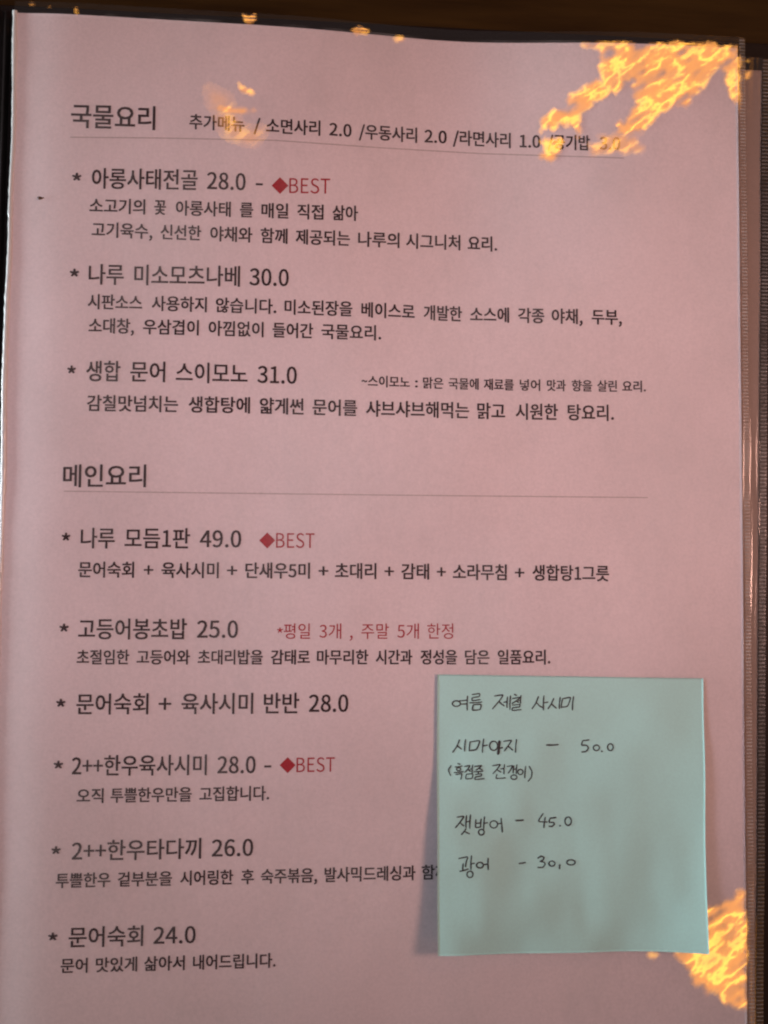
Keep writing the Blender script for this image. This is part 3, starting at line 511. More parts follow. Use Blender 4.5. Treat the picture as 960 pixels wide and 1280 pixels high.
오 920 | 458 701 637 655 707 531 675 441 587 381 458 360 280 407 210 531 280 655 | 50 107 50 38 870 38 870 107 499 107 499 295 649 332 750 413 787 531 744 656 628 739 458 768 289 739 173 656 130 531 167 413 268 332 417 295 417 107
와 920 | 320 697 433 658 478 555 433 453 320 413 206 453 161 555 206 658 | 52 118 320 122 611 152 605 214 362 193 362 346 504 414 559 555 528 666 443 741 320 768 196 741 111 666 80 555 135 414 279 346 279 190 39 187 | 662 827 662 -78 744 -78 744 384 888 384 888 454 744 454 744 827
요 920 | 458 704 637 659 707 537 637 416 458 370 280 416 210 537 280 659 | 458 770 288 741 173 660 130 537 162 429 251 351 251 107 50 107 50 38 870 38 870 107 668 107 668 352 756 429 787 537 745 660 629 741 | 333 107 333 320 458 305 585 320 585 107
용 920 | 458 244 292 226 185 172 148 85 185 -3 292 -57 458 -76 624 -57 730 -3 767 85 730 172 624 226 | 458 180 624 155 684 85 624 13 458 -12 292 13 232 85 292 155 | 458 745 629 718 691 642 629 566 458 539 288 566 225 642 288 718 | 458 810 289 790 179 733 140 642 169 562 251 507 251 380 50 380 50 313 867 313 867 380 665 380 665 507 747 562 776 642 737 733 628 790 | 334 380 334 485 458 475 583 485 583 380
우 920 | 457 791 292 767 181 698 141 592 181 487 292 419 457 394 623 419 734 487 774 592 734 698 623 767 | 457 724 625 688 689 592 625 497 457 461 290 497 226 592 290 688 | 49 309 49 240 416 240 416 -78 498 -78 498 240 869 240 869 309
원 920 | 339 790 179 747 117 632 179 518 339 475 500 518 561 632 500 747 | 339 728 442 702 482 632 442 563 339 537 235 563 195 632 235 702 | 56 340 306 344 306 170 389 170 389 349 634 375 628 435 327 413 45 408 | 523 292 523 232 707 232 707 139 790 139 790 826 707 826 707 292 | 173 206 173 -58 812 -58 812 10 256 10 256 206
육 920 | 458 806 289 785 179 726 140 633 179 540 289 480 458 459 627 480 737 540 776 633 737 726 627 785 | 458 740 628 712 691 633 628 554 458 525 288 554 225 633 288 712 | 141 211 141 144 683 144 683 -78 766 -78 766 211 651 211 651 324 867 324 867 391 50 391 50 324 265 324 265 211 | 348 324 569 324 569 211 348 211
은 920 | 50 351 50 284 867 284 867 351 | 458 796 289 775 179 713 140 616 179 519 289 457 458 435 627 457 737 519 776 616 737 713 627 775 | 458 729 628 699 691 616 628 533 458 503 288 533 225 616 288 699 | 155 204 155 -58 776 -58 776 10 238 10 238 204
을 920 | 458 811 287 793 178 741 140 655 178 570 287 516 458 498 630 516 738 570 776 655 738 741 630 793 | 458 749 630 724 691 655 630 585 458 561 287 585 226 655 287 724 | 50 437 50 370 867 370 867 437 | 151 -3 151 -68 789 -68 789 -3 232 -3 232 89 762 89 762 293 149 293 149 230 681 230 681 150 151 150
음 920 | 458 807 289 787 179 728 140 635 179 544 289 485 458 465 628 485 737 544 776 635 737 728 628 787 | 458 741 628 713 691 635 628 559 458 531 288 559 225 635 288 713 | 150 232 150 -66 767 -66 767 232 | 686 165 686 2 231 2 231 165 | 50 388 50 320 867 320 867 388
의 920 | 343 761 217 734 132 659 100 548 132 437 217 362 343 335 469 362 554 437 585 548 554 659 469 734 | 343 689 459 650 504 548 459 446 343 407 228 446 182 548 228 650 | 704 827 704 -79 787 -79 787 827 | 66 119 343 124 652 159 645 220 338 193 55 189
이 920 | 707 827 707 -79 790 -79 790 827 | 313 757 194 718 113 609 83 442 113 274 194 165 313 126 432 165 512 274 542 442 512 609 432 718 | 313 683 421 617 462 442 421 266 313 200 205 266 163 442 205 617
인 920 | 708 826 708 166 791 166 791 826 | 306 763 185 735 101 657 70 541 101 425 185 347 306 318 427 347 511 425 542 541 511 657 427 735 | 306 691 417 649 461 541 417 433 306 391 196 433 151 541 196 649 | 210 233 210 -58 819 -58 819 10 293 10 293 233
일 920 | 304 794 183 768 101 698 70 593 101 489 183 419 304 393 425 419 507 489 537 593 507 698 425 768 | 304 725 414 689 457 593 414 498 304 461 195 498 151 593 195 689 | 708 827 708 364 791 364 791 827 | 209 1 209 -66 822 -66 822 1 289 1 289 100 791 100 791 319 206 319 206 253 709 253 709 162 209 162
임 920 | 708 826 708 310 791 310 791 826 | 207 261 207 -66 791 -66 791 261 | 710 194 710 2 288 2 288 194 | 306 779 184 752 101 678 70 567 101 457 184 383 306 356 428 383 511 457 542 567 511 678 428 752 | 306 709 417 670 461 567 417 466 306 426 195 466 151 567 195 670
있 920 | 708 826 708 310 791 310 791 826 | 306 774 184 747 101 673 70 562 101 453 184 379 306 352 428 379 511 453 542 562 511 673 428 747 | 306 704 417 665 461 562 417 461 306 421 195 461 151 562 195 665 | 610 270 610 222 578 109 481 8 387 103 355 222 355 270 275 270 275 222 227 92 94 -4 135 -65 245 3 314 102 376 -1 483 -73 587 1 649 105 719 4 831 -65 872 -4 739 88 691 222 691 270
장 920 | 464 257 305 237 202 181 166 91 202 1 305 -56 464 -76 623 -56 724 1 760 91 724 181 623 237 | 464 191 622 165 679 91 622 17 464 -10 306 17 248 91 306 165 | 71 760 71 692 273 692 273 656 211 479 46 363 88 297 228 384 316 519 402 401 535 324 574 389 416 495 356 657 356 692 555 692 555 760 | 669 827 669 282 752 282 752 528 885 528 885 597 752 597 752 827
재 920 | 544 808 544 -32 623 -32 623 392 741 392 741 -78 821 -78 821 827 741 827 741 462 623 462 623 808 | 62 720 62 652 237 652 237 582 215 411 149 270 40 172 92 108 209 222 279 386 349 240 462 140 511 204 366 356 317 582 317 652 481 652 481 720
전 920 | 711 826 711 577 529 577 529 509 711 509 711 163 794 163 794 826 | 217 222 217 -58 819 -58 819 10 299 10 299 222 | 79 753 79 685 280 685 280 641 217 462 53 345 96 278 235 368 323 504 409 381 541 299 583 365 425 477 364 641 364 685 562 685 562 753
절 920 | 711 827 711 625 533 625 533 558 711 558 711 360 793 360 793 827 | 78 780 78 712 279 712 279 689 216 525 53 414 94 349 233 433 321 561 408 446 541 370 580 436 423 537 362 688 362 712 561 712 561 780 | 213 -2 213 -68 827 -68 827 -2 295 -2 295 97 793 97 793 315 211 315 211 248 711 248 711 160 213 160
접 920 | 215 292 215 -66 793 -66 793 292 711 292 711 181 297 181 297 292 | 297 115 711 115 711 2 297 2 | 711 827 711 608 532 608 532 539 711 539 711 335 793 335 793 827 | 79 773 79 705 280 705 280 682 217 504 53 386 96 320 235 409 323 546 409 423 541 341 583 406 425 518 364 682 364 705 562 705 562 773
정 920 | 496 260 335 240 232 182 195 91 232 0 335 -57 496 -77 657 -57 761 0 797 91 761 182 657 240 | 496 195 657 168 715 91 657 15 496 -12 336 15 277 91 336 168 | 711 827 711 592 533 592 533 523 711 523 711 288 794 288 794 827 | 79 761 79 693 280 693 280 662 217 482 53 362 96 296 236 387 324 525 409 403 541 321 583 387 425 499 364 663 364 693 562 693 562 761
제 920 | 738 827 738 -78 817 -78 817 827 | 557 806 557 502 408 502 408 434 557 434 557 -31 635 -31 635 806 | 64 721 64 653 235 653 235 571 184 335 39 165 90 103 205 220 276 388 346 233 457 124 507 186 365 347 315 571 315 653 477 653 477 721
종 920 | 458 236 292 218 185 165 148 80 185 -5 292 -58 458 -76 625 -58 730 -5 767 80 730 165 625 218 | 458 171 624 147 684 80 624 12 458 -12 291 12 232 80 291 147 | 50 377 50 309 867 309 867 377 499 377 499 505 417 505 417 377 | 125 785 125 718 405 718 307 591 95 526 125 460 330 521 458 643 588 521 792 460 822 526 611 592 512 718 793 718 793 785
주 920 | 127 770 127 704 412 704 412 699 366 588 250 501 98 454 130 388 326 460 458 595 591 460 788 388 819 454 667 501 551 588 505 699 505 704 789 704 789 770 | 50 312 50 244 416 244 416 -77 498 -77 498 244 867 244 867 312
지 920 | 707 827 707 -78 790 -78 790 827 | 79 734 79 665 289 665 289 551 218 321 50 162 98 96 238 215 332 394 427 228 568 118 614 184 444 332 373 551 373 665 584 665 584 734
직 920 | 708 827 708 280 791 280 791 827 | 187 232 187 164 708 164 708 -78 791 -78 791 232 | 84 764 84 696 291 696 291 661 228 484 62 367 105 303 246 390 335 524 424 400 561 320 603 385 439 494 375 661 375 696 579 696 579 764
집 920 | 708 827 708 337 791 337 791 827 | 209 293 209 -66 791 -66 791 293 709 293 709 185 290 185 290 293 | 290 119 709 119 709 2 290 2 | 84 767 84 700 291 700 291 679 227 510 61 401 103 335 244 419 334 549 425 428 563 351 604 416 439 519 375 679 375 700 579 700 579 767
창 920 | 464 250 304 231 202 176 166 87 202 -1 304 -56 464 -75 623 -56 725 -1 760 87 725 176 623 231 | 464 185 622 160 679 87 622 15 464 -11 305 15 248 87 305 160 | 276 831 276 717 75 717 75 650 276 650 276 632 214 466 51 360 92 295 231 376 318 503 406 390 540 318 579 384 419 482 358 632 358 650 558 650 558 717 359 717 359 831 | 669 827 669 273 752 273 752 524 885 524 885 593 752 593 752 827
채 920 | 235 794 235 659 64 659 64 590 235 590 235 549 184 332 42 173 91 110 205 221 275 377 347 231 460 130 508 192 365 342 314 549 314 590 484 590 484 659 314 659 314 794 | 544 808 544 -32 623 -32 623 392 741 392 741 -78 821 -78 821 827 741 827 741 462 623 462 623 808
처 920 | 517 464 517 396 711 396 711 -79 794 -79 794 827 711 827 711 464 | 280 810 280 670 76 670 76 603 280 603 280 534 216 313 52 161 98 97 234 209 322 377 412 218 548 113 594 177 428 323 362 534 362 603 563 603 563 670 363 670 363 810
초 920 | 418 310 418 105 50 105 50 36 870 36 870 105 500 105 500 310 | 418 808 418 684 126 684 126 616 417 616 372 490 257 396 95 344 127 279 327 351 459 488 592 351 791 279 823 344 662 396 546 490 501 616 792 616 792 684 500 684 500 808
추 920 | 50 280 50 211 417 211 417 -79 499 -79 499 211 867 211 867 280 | 417 827 417 715 129 715 129 648 417 648 371 543 255 460 101 415 131 349 326 414 459 537 591 415 785 349 815 415 661 461 546 543 500 648 788 648 788 715 499 715 499 827
츠 920 | 50 107 50 38 870 38 870 107 | 418 806 418 682 126 682 126 614 417 614 373 481 258 380 98 324 131 257 328 336 459 480 591 336 787 257 820 324 660 380 546 481 501 614 792 614 792 682 500 682 500 806
치 920 | 707 827 707 -78 790 -78 790 827 | 300 810 300 670 91 670 91 603 301 603 301 534 234 312 67 161 113 97 252 208 343 376 436 218 574 113 620 177 451 321 383 534 383 603 589 603 589 670 383 670 383 810
칠 920 | 708 827 708 348 791 348 791 827 | 209 -2 209 -68 822 -68 822 -2 289 -2 289 94 791 94 791 305 206 305 206 240 709 240 709 154 209 154 | 295 833 295 731 90 731 90 664 295 664 227 515 66 420 104 355 247 431 337 553 430 440 572 370 609 434 446 523 377 664 581 664 581 731 378 731 378 833
침 920 | 708 826 708 291 791 291 791 826 | 207 245 207 -66 791 -66 791 245 | 710 178 710 2 288 2 288 178 | 295 831 295 721 90 721 90 654 295 654 295 643 232 477 67 369 107 305 248 386 338 513 429 397 569 324 608 389 442 488 377 643 377 654 581 654 581 721 378 721 378 831
타 920 | 89 745 89 140 160 140 384 146 586 169 578 237 385 214 172 208 172 424 490 424 490 491 172 491 172 676 510 676 510 745 | 662 827 662 -78 745 -78 745 394 893 394 893 464 745 464 745 827
탕 920 | 465 248 306 229 203 174 167 86 203 -2 306 -57 465 -76 624 -57 726 -2 762 86 726 174 624 229 | 465 183 623 157 680 86 623 14 465 -12 306 14 249 86 306 157 | 669 827 669 271 752 271 752 524 885 524 885 593 752 593 752 827 | 91 763 91 331 160 331 389 336 572 357 563 424 390 404 174 399 174 517 488 517 488 583 174 583 174 696 504 696 504 763
태 920 | 86 723 86 145 144 145 329 150 482 169 474 238 332 220 165 215 165 418 428 418 428 484 165 484 165 656 442 656 442 723 | 540 808 540 -32 619 -32 619 396 739 396 739 -78 819 -78 819 827 739 827 739 464 619 464 619 808
투 920 | 49 280 49 211 417 211 417 -78 499 -78 499 211 869 211 869 280 | 159 785 159 372 777 372 777 439 240 439 240 548 746 548 746 614 240 614 240 718 767 718 767 785
판 920 | 62 295 326 301 609 327 603 389 471 377 471 674 561 674 561 742 77 742 77 674 167 674 167 365 52 364 | 247 674 391 674 391 372 247 367 | 669 826 669 160 752 160 752 482 885 482 885 552 752 552 752 826 | 189 223 189 -58 792 -58 792 10 271 10 271 223
평 920 | 496 250 335 231 231 176 195 87 231 -1 335 -57 496 -76 658 -57 761 -1 797 87 761 176 658 231 | 496 185 657 159 715 87 657 15 496 -11 335 15 277 87 335 159 | 711 827 711 665 562 665 562 598 711 598 711 503 562 503 562 435 711 435 711 269 794 269 794 827 | 62 322 313 327 585 353 581 415 463 404 463 691 553 691 553 759 77 759 77 691 166 691 166 393 52 392 | 247 691 383 691 383 399 247 394
품 920 | 686 151 686 2 231 2 231 151 | 150 217 150 -66 767 -66 767 217 499 217 499 323 867 323 867 390 50 390 50 323 417 323 417 217 | 129 542 129 474 786 474 786 542 653 542 653 730 789 730 789 798 126 798 126 730 262 730 262 542 | 345 730 570 730 570 542 345 542
하 920 | 316 540 202 513 124 440 95 332 124 223 202 151 316 124 430 151 507 223 536 332 507 440 430 513 | 316 471 417 432 457 332 417 232 316 193 214 232 174 332 214 432 | 663 827 663 -78 745 -78 745 386 893 386 893 455 745 455 745 827 | 273 816 273 682 45 682 45 614 578 614 578 682 356 682 356 816
한 920 | 319 600 162 554 102 431 162 309 319 263 475 309 535 431 475 554 | 319 535 418 507 456 431 418 356 319 328 220 356 182 431 220 507 | 669 826 669 148 752 148 752 460 885 460 885 529 752 529 752 826 | 278 826 278 716 52 716 52 649 586 649 586 716 361 716 361 826 | 189 202 189 -58 792 -58 792 10 271 10 271 202
함 920 | 184 231 184 -66 752 -66 752 231 | 670 164 670 2 265 2 265 164 | 319 619 162 575 102 458 162 341 319 297 476 341 535 458 476 575 | 319 555 418 529 456 458 418 387 319 360 220 387 182 458 220 529 | 669 827 669 282 752 282 752 517 885 517 885 587 752 587 752 827 | 278 834 278 731 52 731 52 664 586 664 586 731 361 731 361 834
합 920 | 183 261 183 -66 752 -66 752 261 669 261 669 166 265 166 265 261 | 265 101 669 101 669 1 265 1 | 319 625 162 582 102 467 162 351 319 308 476 351 535 467 476 582 | 319 562 418 536 456 467 418 397 319 371 220 397 182 467 220 536 | 669 827 669 301 752 301 752 526 885 526 885 596 752 596 752 827 | 278 835 278 734 52 734 52 667 586 667 586 734 361 734 361 835
해 920 | 273 544 134 487 79 338 134 189 273 131 413 189 467 338 413 487 | 273 474 359 436 393 338 359 240 273 202 187 240 153 338 187 436 | 232 800 232 672 48 672 48 604 497 604 497 672 314 672 314 800 | 542 806 542 -34 620 -34 620 378 736 378 736 -78 815 -78 815 827 736 827 736 446 620 446 620 806
향 920 | 468 237 310 218 209 165 173 80 209 -4 310 -57 468 -76 625 -57 727 -4 762 80 727 165 625 218 | 468 172 624 148 680 80 624 12 468 -12 312 12 255 80 312 148 | 319 613 162 570 102 453 162 337 319 294 476 337 535 453 476 570 | 319 550 418 524 456 453 418 383 319 357 220 383 182 453 220 524 | 669 827 669 244 752 244 752 409 883 409 883 478 752 478 752 602 883 602 883 671 752 671 752 827 | 278 834 278 725 52 725 52 659 586 659 586 725 361 725 361 834
회 920 | 704 827 704 -78 787 -78 787 827 | 348 533 449 505 487 430 449 356 348 328 249 356 210 430 249 505 | 348 598 192 552 132 430 180 319 308 265 308 168 55 164 67 94 347 100 652 130 646 192 391 171 391 266 518 320 566 430 506 552 | 308 826 308 716 74 716 74 649 623 649 623 716 391 716 391 826
후 920 | 458 604 300 587 199 535 164 453 242 342 458 303 674 342 752 453 717 535 616 587 | 458 541 612 518 666 453 612 389 458 366 305 389 250 453 305 518 | 417 832 417 724 93 724 93 656 820 656 820 724 499 724 499 832 | 50 240 50 172 417 172 417 -79 499 -79 499 172 870 172 870 240
"""
GL = {}
for ln in GLYPHS.strip('\n').split('\n'):
    f = ln[1:].split('|')
    GL[ln[0]] = (float(f[0]) / 1000.0, [np.array([float(q) for q in c.split()]).reshape(-1, 2) / 1000.0 for c in f[1:]])

def base_at(pts, x):
    return np.interp(x, [p[0] for p in pts], [p[1] for p in pts]) if len(pts) < 3 else \
        np.interp(x, [p[0] for p in pts], [p[1] for p in pts])
def fill(contours, off):
    cu = bpy.data.curves.new('lettering', 'CURVE')
    cu.dimensions = '2D'; cu.fill_mode = 'BOTH'; cu.offset = off
    for c in contours:
        s = cu.splines.new('POLY'); s.points.add(len(c) - 1)
        s.points.foreach_set('co', np.concatenate([c, np.zeros((len(c), 1)), np.ones((len(c), 1))], 1).ravel())
        s.use_cyclic_u = True
    o = bpy.data.objects.new('lettering', cu)
    COL.objects.link(o)
    dg = bpy.context.evaluated_depsgraph_get()
    me = bpy.data.meshes.new_from_object(o.evaluated_get(dg))
    v = np.empty(len(me.vertices) * 3); me.vertices.foreach_get('co', v)
    fs = [tuple(p.vertices) for p in me.polygons]
    bpy.data.objects.remove(o); bpy.data.curves.remove(cu); bpy.data.meshes.remove(me)
    return v.reshape(-1, 3)[:, :2], fs
def lean(x):
    return 0.030 - 0.044 * x / 960.0
def text_line(name, words, em, base, mat, parent, bold=0.021, label=None):
    """words: (text, first ink pixel, last ink pixel); em in pixels; base: baseline points, all on the photograph's grid"""
    allc = []
    for t, x0, x1 in words:
        if t == '<>':
            cx = (x0 + x1) / 2; r = (x1 - x0) / 2
            yb = float(base_at(base, cx)) - 0.36 * em
            allc.append(np.array([(cx - r, -(yb)), (cx, -(yb + r)), (cx + r, -(yb)), (cx, -(yb - r))]))
            continue
        pen, cs = 0.0, []
        for ch in t:
            adv, con = GL[ch]
            cs += [c + [pen, 0] for c in con]
            pen += adv
        lo = min(c[:, 0].min() for c in cs); hi = max(c[:, 0].max() for c in cs)
        k = (x1 - x0) / (hi - lo)
        dy = 0.0
        if t == '*':
            dy = 0.20 * em
        for c in cs:
            px = x0 + (c[:, 0] - lo) * k
            py = base_at(base, px) - c[:, 1] * em + dy
            px = px + lean(px) * c[:, 1] * em
            allc.append(np.stack([px, -py], 1))
    v, fs = fill(allc, 0.0)
    # the ink spreads a little: overprinted passes, each a few microns above the last
    VV, FF = [], []
    for k, (ox, oy) in enumerate(((0, 0), (1, .5), (-1, .5), (.5, -1), (-.5, -1), (1, -.5), (-1, -.5))):
        if k and bold == 0:
            break
        x, y, z = onto(v[:, 0] + ox * bold * em, -v[:, 1] + oy * bold * em, lambda a, b: page_z(a, b) + 0.05 + 0.004 * k)
        FF += [tuple(i + k * len(v) for i in f) for f in fs]
        VV.append(np.stack([x, y, z], 1))
    o = mesh_obj(name, np.concatenate(VV), FF, mat, parent)
    if label:
        o['label'] = label
    return o

T = text_line
# (baseline is where the roman figures stand)
T('section_heading', [('국물요리', 89, 193.5)], 32.5, [(89, 157), (194, 160)], M_INK, page, 0.015)
T('extras_line', [('추가메뉴', 237, 305), ('/', 317.5, 325), ('소면사리', 333, 400), ('2.0', 412, 439), ('/우동사리', 449, 521), ('2.0', 531, 558),
                  ('/라면사리', 566.5, 638), ('1.0', 650, 675), ('/공기밥', 685, 737), ('3.0', 750, 775)], 20.5,
  [(237, 159.5), (320, 164), (400, 168), (520, 177), (638, 183.5), (737, 186.5), (776, 187)], M_INK, page)
T('dish_title', [('*', 90, 101), ('아롱사태전골', 115, 246.5), ('28.0', 259, 306.5), ('-', 320, 328)], 28, [(90, 233), (246, 235.5), (330, 238.5)], M_INK, page, 0.015)
T('best_mark', [('<>', 339.5, 360.5), ('BEST', 361.5, 412.5)], 25.5, [(340, 241), (413, 242)], M_RED, page, 0.0, 'red diamond and BEST after the first soup dish')
T('dish_description', [('소고기의', 112, 181), ('꽃', 193, 207), ('아롱사태', 220, 288), ('를', 300, 316), ('매일', 327, 360), ('직접', 372, 404), ('삶아', 416, 447)], 20.5,
  [(112, 264.5), (290, 269.5), (447, 274.5)], M_INK, page)
T('dish_description', [('고기육수,', 115, 190), ('신선한', 201, 251), ('야채와', 263, 315), ('함께', 326, 359), ('제공되는', 370, 437), ('나루의', 448, 499), ('시그니처', 508, 575), ('요리.', 585, 621)], 20.5,
  [(115, 294.5), (300, 301), (437, 306), (621, 313)], M_INK, page)
T('dish_title', [('*', 87, 98), ('나루', 111, 154), ('미소모츠나베', 168, 299.5), ('30.0', 312, 360.5)], 28, [(87, 353), (300, 356), (361, 357.5)], M_INK, page, 0.015)
T('dish_description', [('시판소스', 110, 177), ('사용하지', 190, 258), ('않습니다.', 270, 345), ('미소된장을', 356, 440), ('베이스로', 452, 518), ('개발한', 530, 577), ('소스에', 588, 636), ('각종', 648, 680), ('야채,', 690, 728), ('두부,', 740, 777)], 20.5,
  [(110, 384.5), (345, 391), (440, 394), (577, 400.5), (777, 404.5)], M_INK, page)
T('dish_description', [('소대창,', 111, 167), ('우삼겹이', 179, 248), ('아낌없이', 261, 329), ('들어간', 341, 391), ('국물요리.', 402, 476)], 20.5,
  [(111, 414.5), (248, 417.5), (391, 421.5), (476, 424)], M_INK, page)
T('dish_title', [('*', 84, 94), ('생합', 108, 150), ('문어', 163, 206), ('스이모노', 220, 309), ('31.0', 322, 370.5)], 28, [(84, 474), (206, 475.5), (371, 479.5)], M_INK, page, 0.015)
T('side_remark', [('~스이모노', 452, 512), (':', 519, 522), ('맑은', 529, 554), ('국물에', 561, 598), ('재료를', 605, 642), ('넣어', 650, 675), ('맛과', 684, 707), ('향을', 715, 740), ('살린', 747, 771), ('요리.', 778, 807)], 15.5,
  [(452, 482), (554, 485), (642, 487), (807, 489)], M_INK, page)
T('dish_description', [('감칠맛넘치는', 109, 222), ('생합탕에', 236, 312), ('얇게썬', 325, 379), ('문어를', 391, 446), ('샤브샤브해먹는', 458, 586), ('맑고', 597, 631), ('시원한', 645, 697), ('탕요리.', 710, 767)], 22,
  [(109, 512), (312, 515), (446, 518.5), (631, 522.5), (767, 524.5)], M_INK, page)
T('section_heading', [('메인요리', 79, 182)], 31, [(79, 606.5), (182, 606.5)], M_INK, page, 0.015)
T('dish_title', [('*', 77, 87), ('나루', 101, 143), ('모듬1판', 156, 237), ('49.0', 250, 301)], 28, [(77, 683), (301, 684)], M_INK, page, 0.015)
T('best_mark', [('<>', 324, 344), ('BEST', 345, 393)], 25, [(324, 684.5), (393, 685)], M_RED, page, 0.0, 'red diamond and BEST after the assorted platter')
T('dish_description', [('문어숙회', 98, 167), ('+', 180, 191), ('육사시미', 202, 273), ('+', 284, 296), ('단새우5미', 307, 387), ('+', 398.5, 410), ('초대리', 419, 470), ('+', 481, 492), ('감태', 502, 536), ('+', 546.5, 557), ('소라무침', 566.5, 633), ('+', 644, 655), ('생합탕1그릇', 666, 761)], 21.5,
  [(98, 720), (470, 722), (761, 725)], M_INK, page)
T('dish_title', [('*', 74, 85), ('고등어봉초밥', 98, 233), ('25.0', 246.5, 297)], 28.5, [(74, 797), (297, 797)], M_INK, page, 0.015)
T('quantity_remark', [('*', 346, 353.5), ('평일', 354.5, 387.5), ('3개', 399, 426.5), (',', 437, 441), ('주말', 451.5, 486), ('5개', 496.5, 523.5), ('한정', 534, 566.5)], 21.5,
  [(346, 797), (567, 797)], M_RED, page, 0.0, 'red remark on the daily quantity')
T('dish_description', [('초절임한', 96, 161), ('고등어와', 171, 237), ('초대리밥을', 247.5, 328), ('감태로', 339, 387), ('마무리한', 396.5, 460), ('시간과', 470, 515), ('정성을', 526, 571), ('담은', 581.5, 611.5), ('일품요리.', 622.5, 687.5)], 20,
  [(96, 829), (688, 829)], M_INK, page)
T('dish_title', [('*', 70, 81), ('문어숙회', 95.5, 185), ('+', 198.5, 213.5), ('육사시미', 227, 316), ('반반', 330, 373.5), ('28.0', 386.5, 435)], 28.5, [(70, 891), (435, 889.5)], M_INK, page, 0.015)
T('dish_title', [('*', 67, 78), ('2++한우육사시미', 90, 258), ('28.0', 272, 319), ('-', 330.5, 338.5)], 28, [(67, 968), (338, 966)], M_INK, page, 0.015)
T('best_mark', [('<>', 349.5, 369.5), ('BEST', 370.5, 418.5)], 24.5, [(349, 965.5), (419, 964.5)], M_RED, page, 0.0, 'red diamond and BEST after the beef dish')
T('dish_description', [('오직', 96, 129), ('투쁠한우만을', 138.5, 239), ('고집합니다.', 249.5, 336)], 20, [(96, 1002.5), (336, 999)], M_INK, page)
T('dish_title', [('*', 64, 75), ('2++한우타다끼', 90, 251), ('26.0', 265, 316)], 28, [(64, 1075), (316, 1069.5)], M_INK, page, 0.015)
T('dish_description', [('투쁠한우', 70, 137.5), ('겉부분을', 147.5, 214.5), ('시어링한', 225.5, 291), ('후', 302, 317), ('숙주볶음,', 326.5, 396), ('발사믹드레싱과', 406, 519), ('함께', 527.5, 559)], 20,
  [(70, 1108.5), (291, 1104), (520, 1098.5), (563, 1097)], M_INK, page)
T('dish_title', [('*', 60, 71), ('문어숙회', 86, 178.5), ('24.0', 192, 244)], 28, [(60, 1183), (244, 1178.5)], M_INK, page, 0.015)
T('dish_description', [('문어', 76, 109), ('맛있게', 120, 171), ('삶아서', 180.5, 230.5), ('내어드립니다.', 241.5, 344)], 20, [(76, 1215), (344, 1208)], M_INK, page)
def rule(pts, w):
    px = np.linspace(pts[0][0], pts[-1][0], 90)
    py = np.interp(px, [p[0] for p in pts], [p[1] for p in pts])
    a = onto(px, py - w / 2, lambda x, y: page_z(x, y) + 0.05); b = onto(px, py + w / 2, lambda x, y: page_z(x, y) + 0.05)
    V = [v for k in range(90) for v in ((a[0][k], a[1][k], a[2][k]), (b[0][k], b[1][k], b[2][k]))]
    mesh_obj('rule_line', V, [(2 * k, 2 * k + 1, 2 * k + 3, 2 * k + 2) for k in range(89)], M_RULE, page)
rule([(88, 171.5), (200, 172.5), (345, 175.5), (480, 185), (600, 192), (780, 197.5)], 1.2)
rule([(80, 614), (480, 618.8), (810, 622)], 1.2)

# ------------------------------------------------------------------ the sleeve film over the sheet
def film_z(x, y):
    return page_z(x, y) + 0.35 + 0.10 * fbm(x / 26.0 + 9, y / 30.0, 31, 3)
def inside(px, py, poly):
    r = np.zeros(px.shape, bool); n = len(poly)
    for i in range(n):
        (xa, ya), (xb, yb) = poly[i], poly[(i + 1) % n]
        if ya == yb:
            continue
        c = ((ya > py) != (yb > py)) & (px < (xb - xa) * (py - ya) / (yb - ya) + xa)
        r ^= c
    return r
def sc(pts, ox, oy, k):
    return [(ox + a / k, oy + b / k) for a, b in pts]
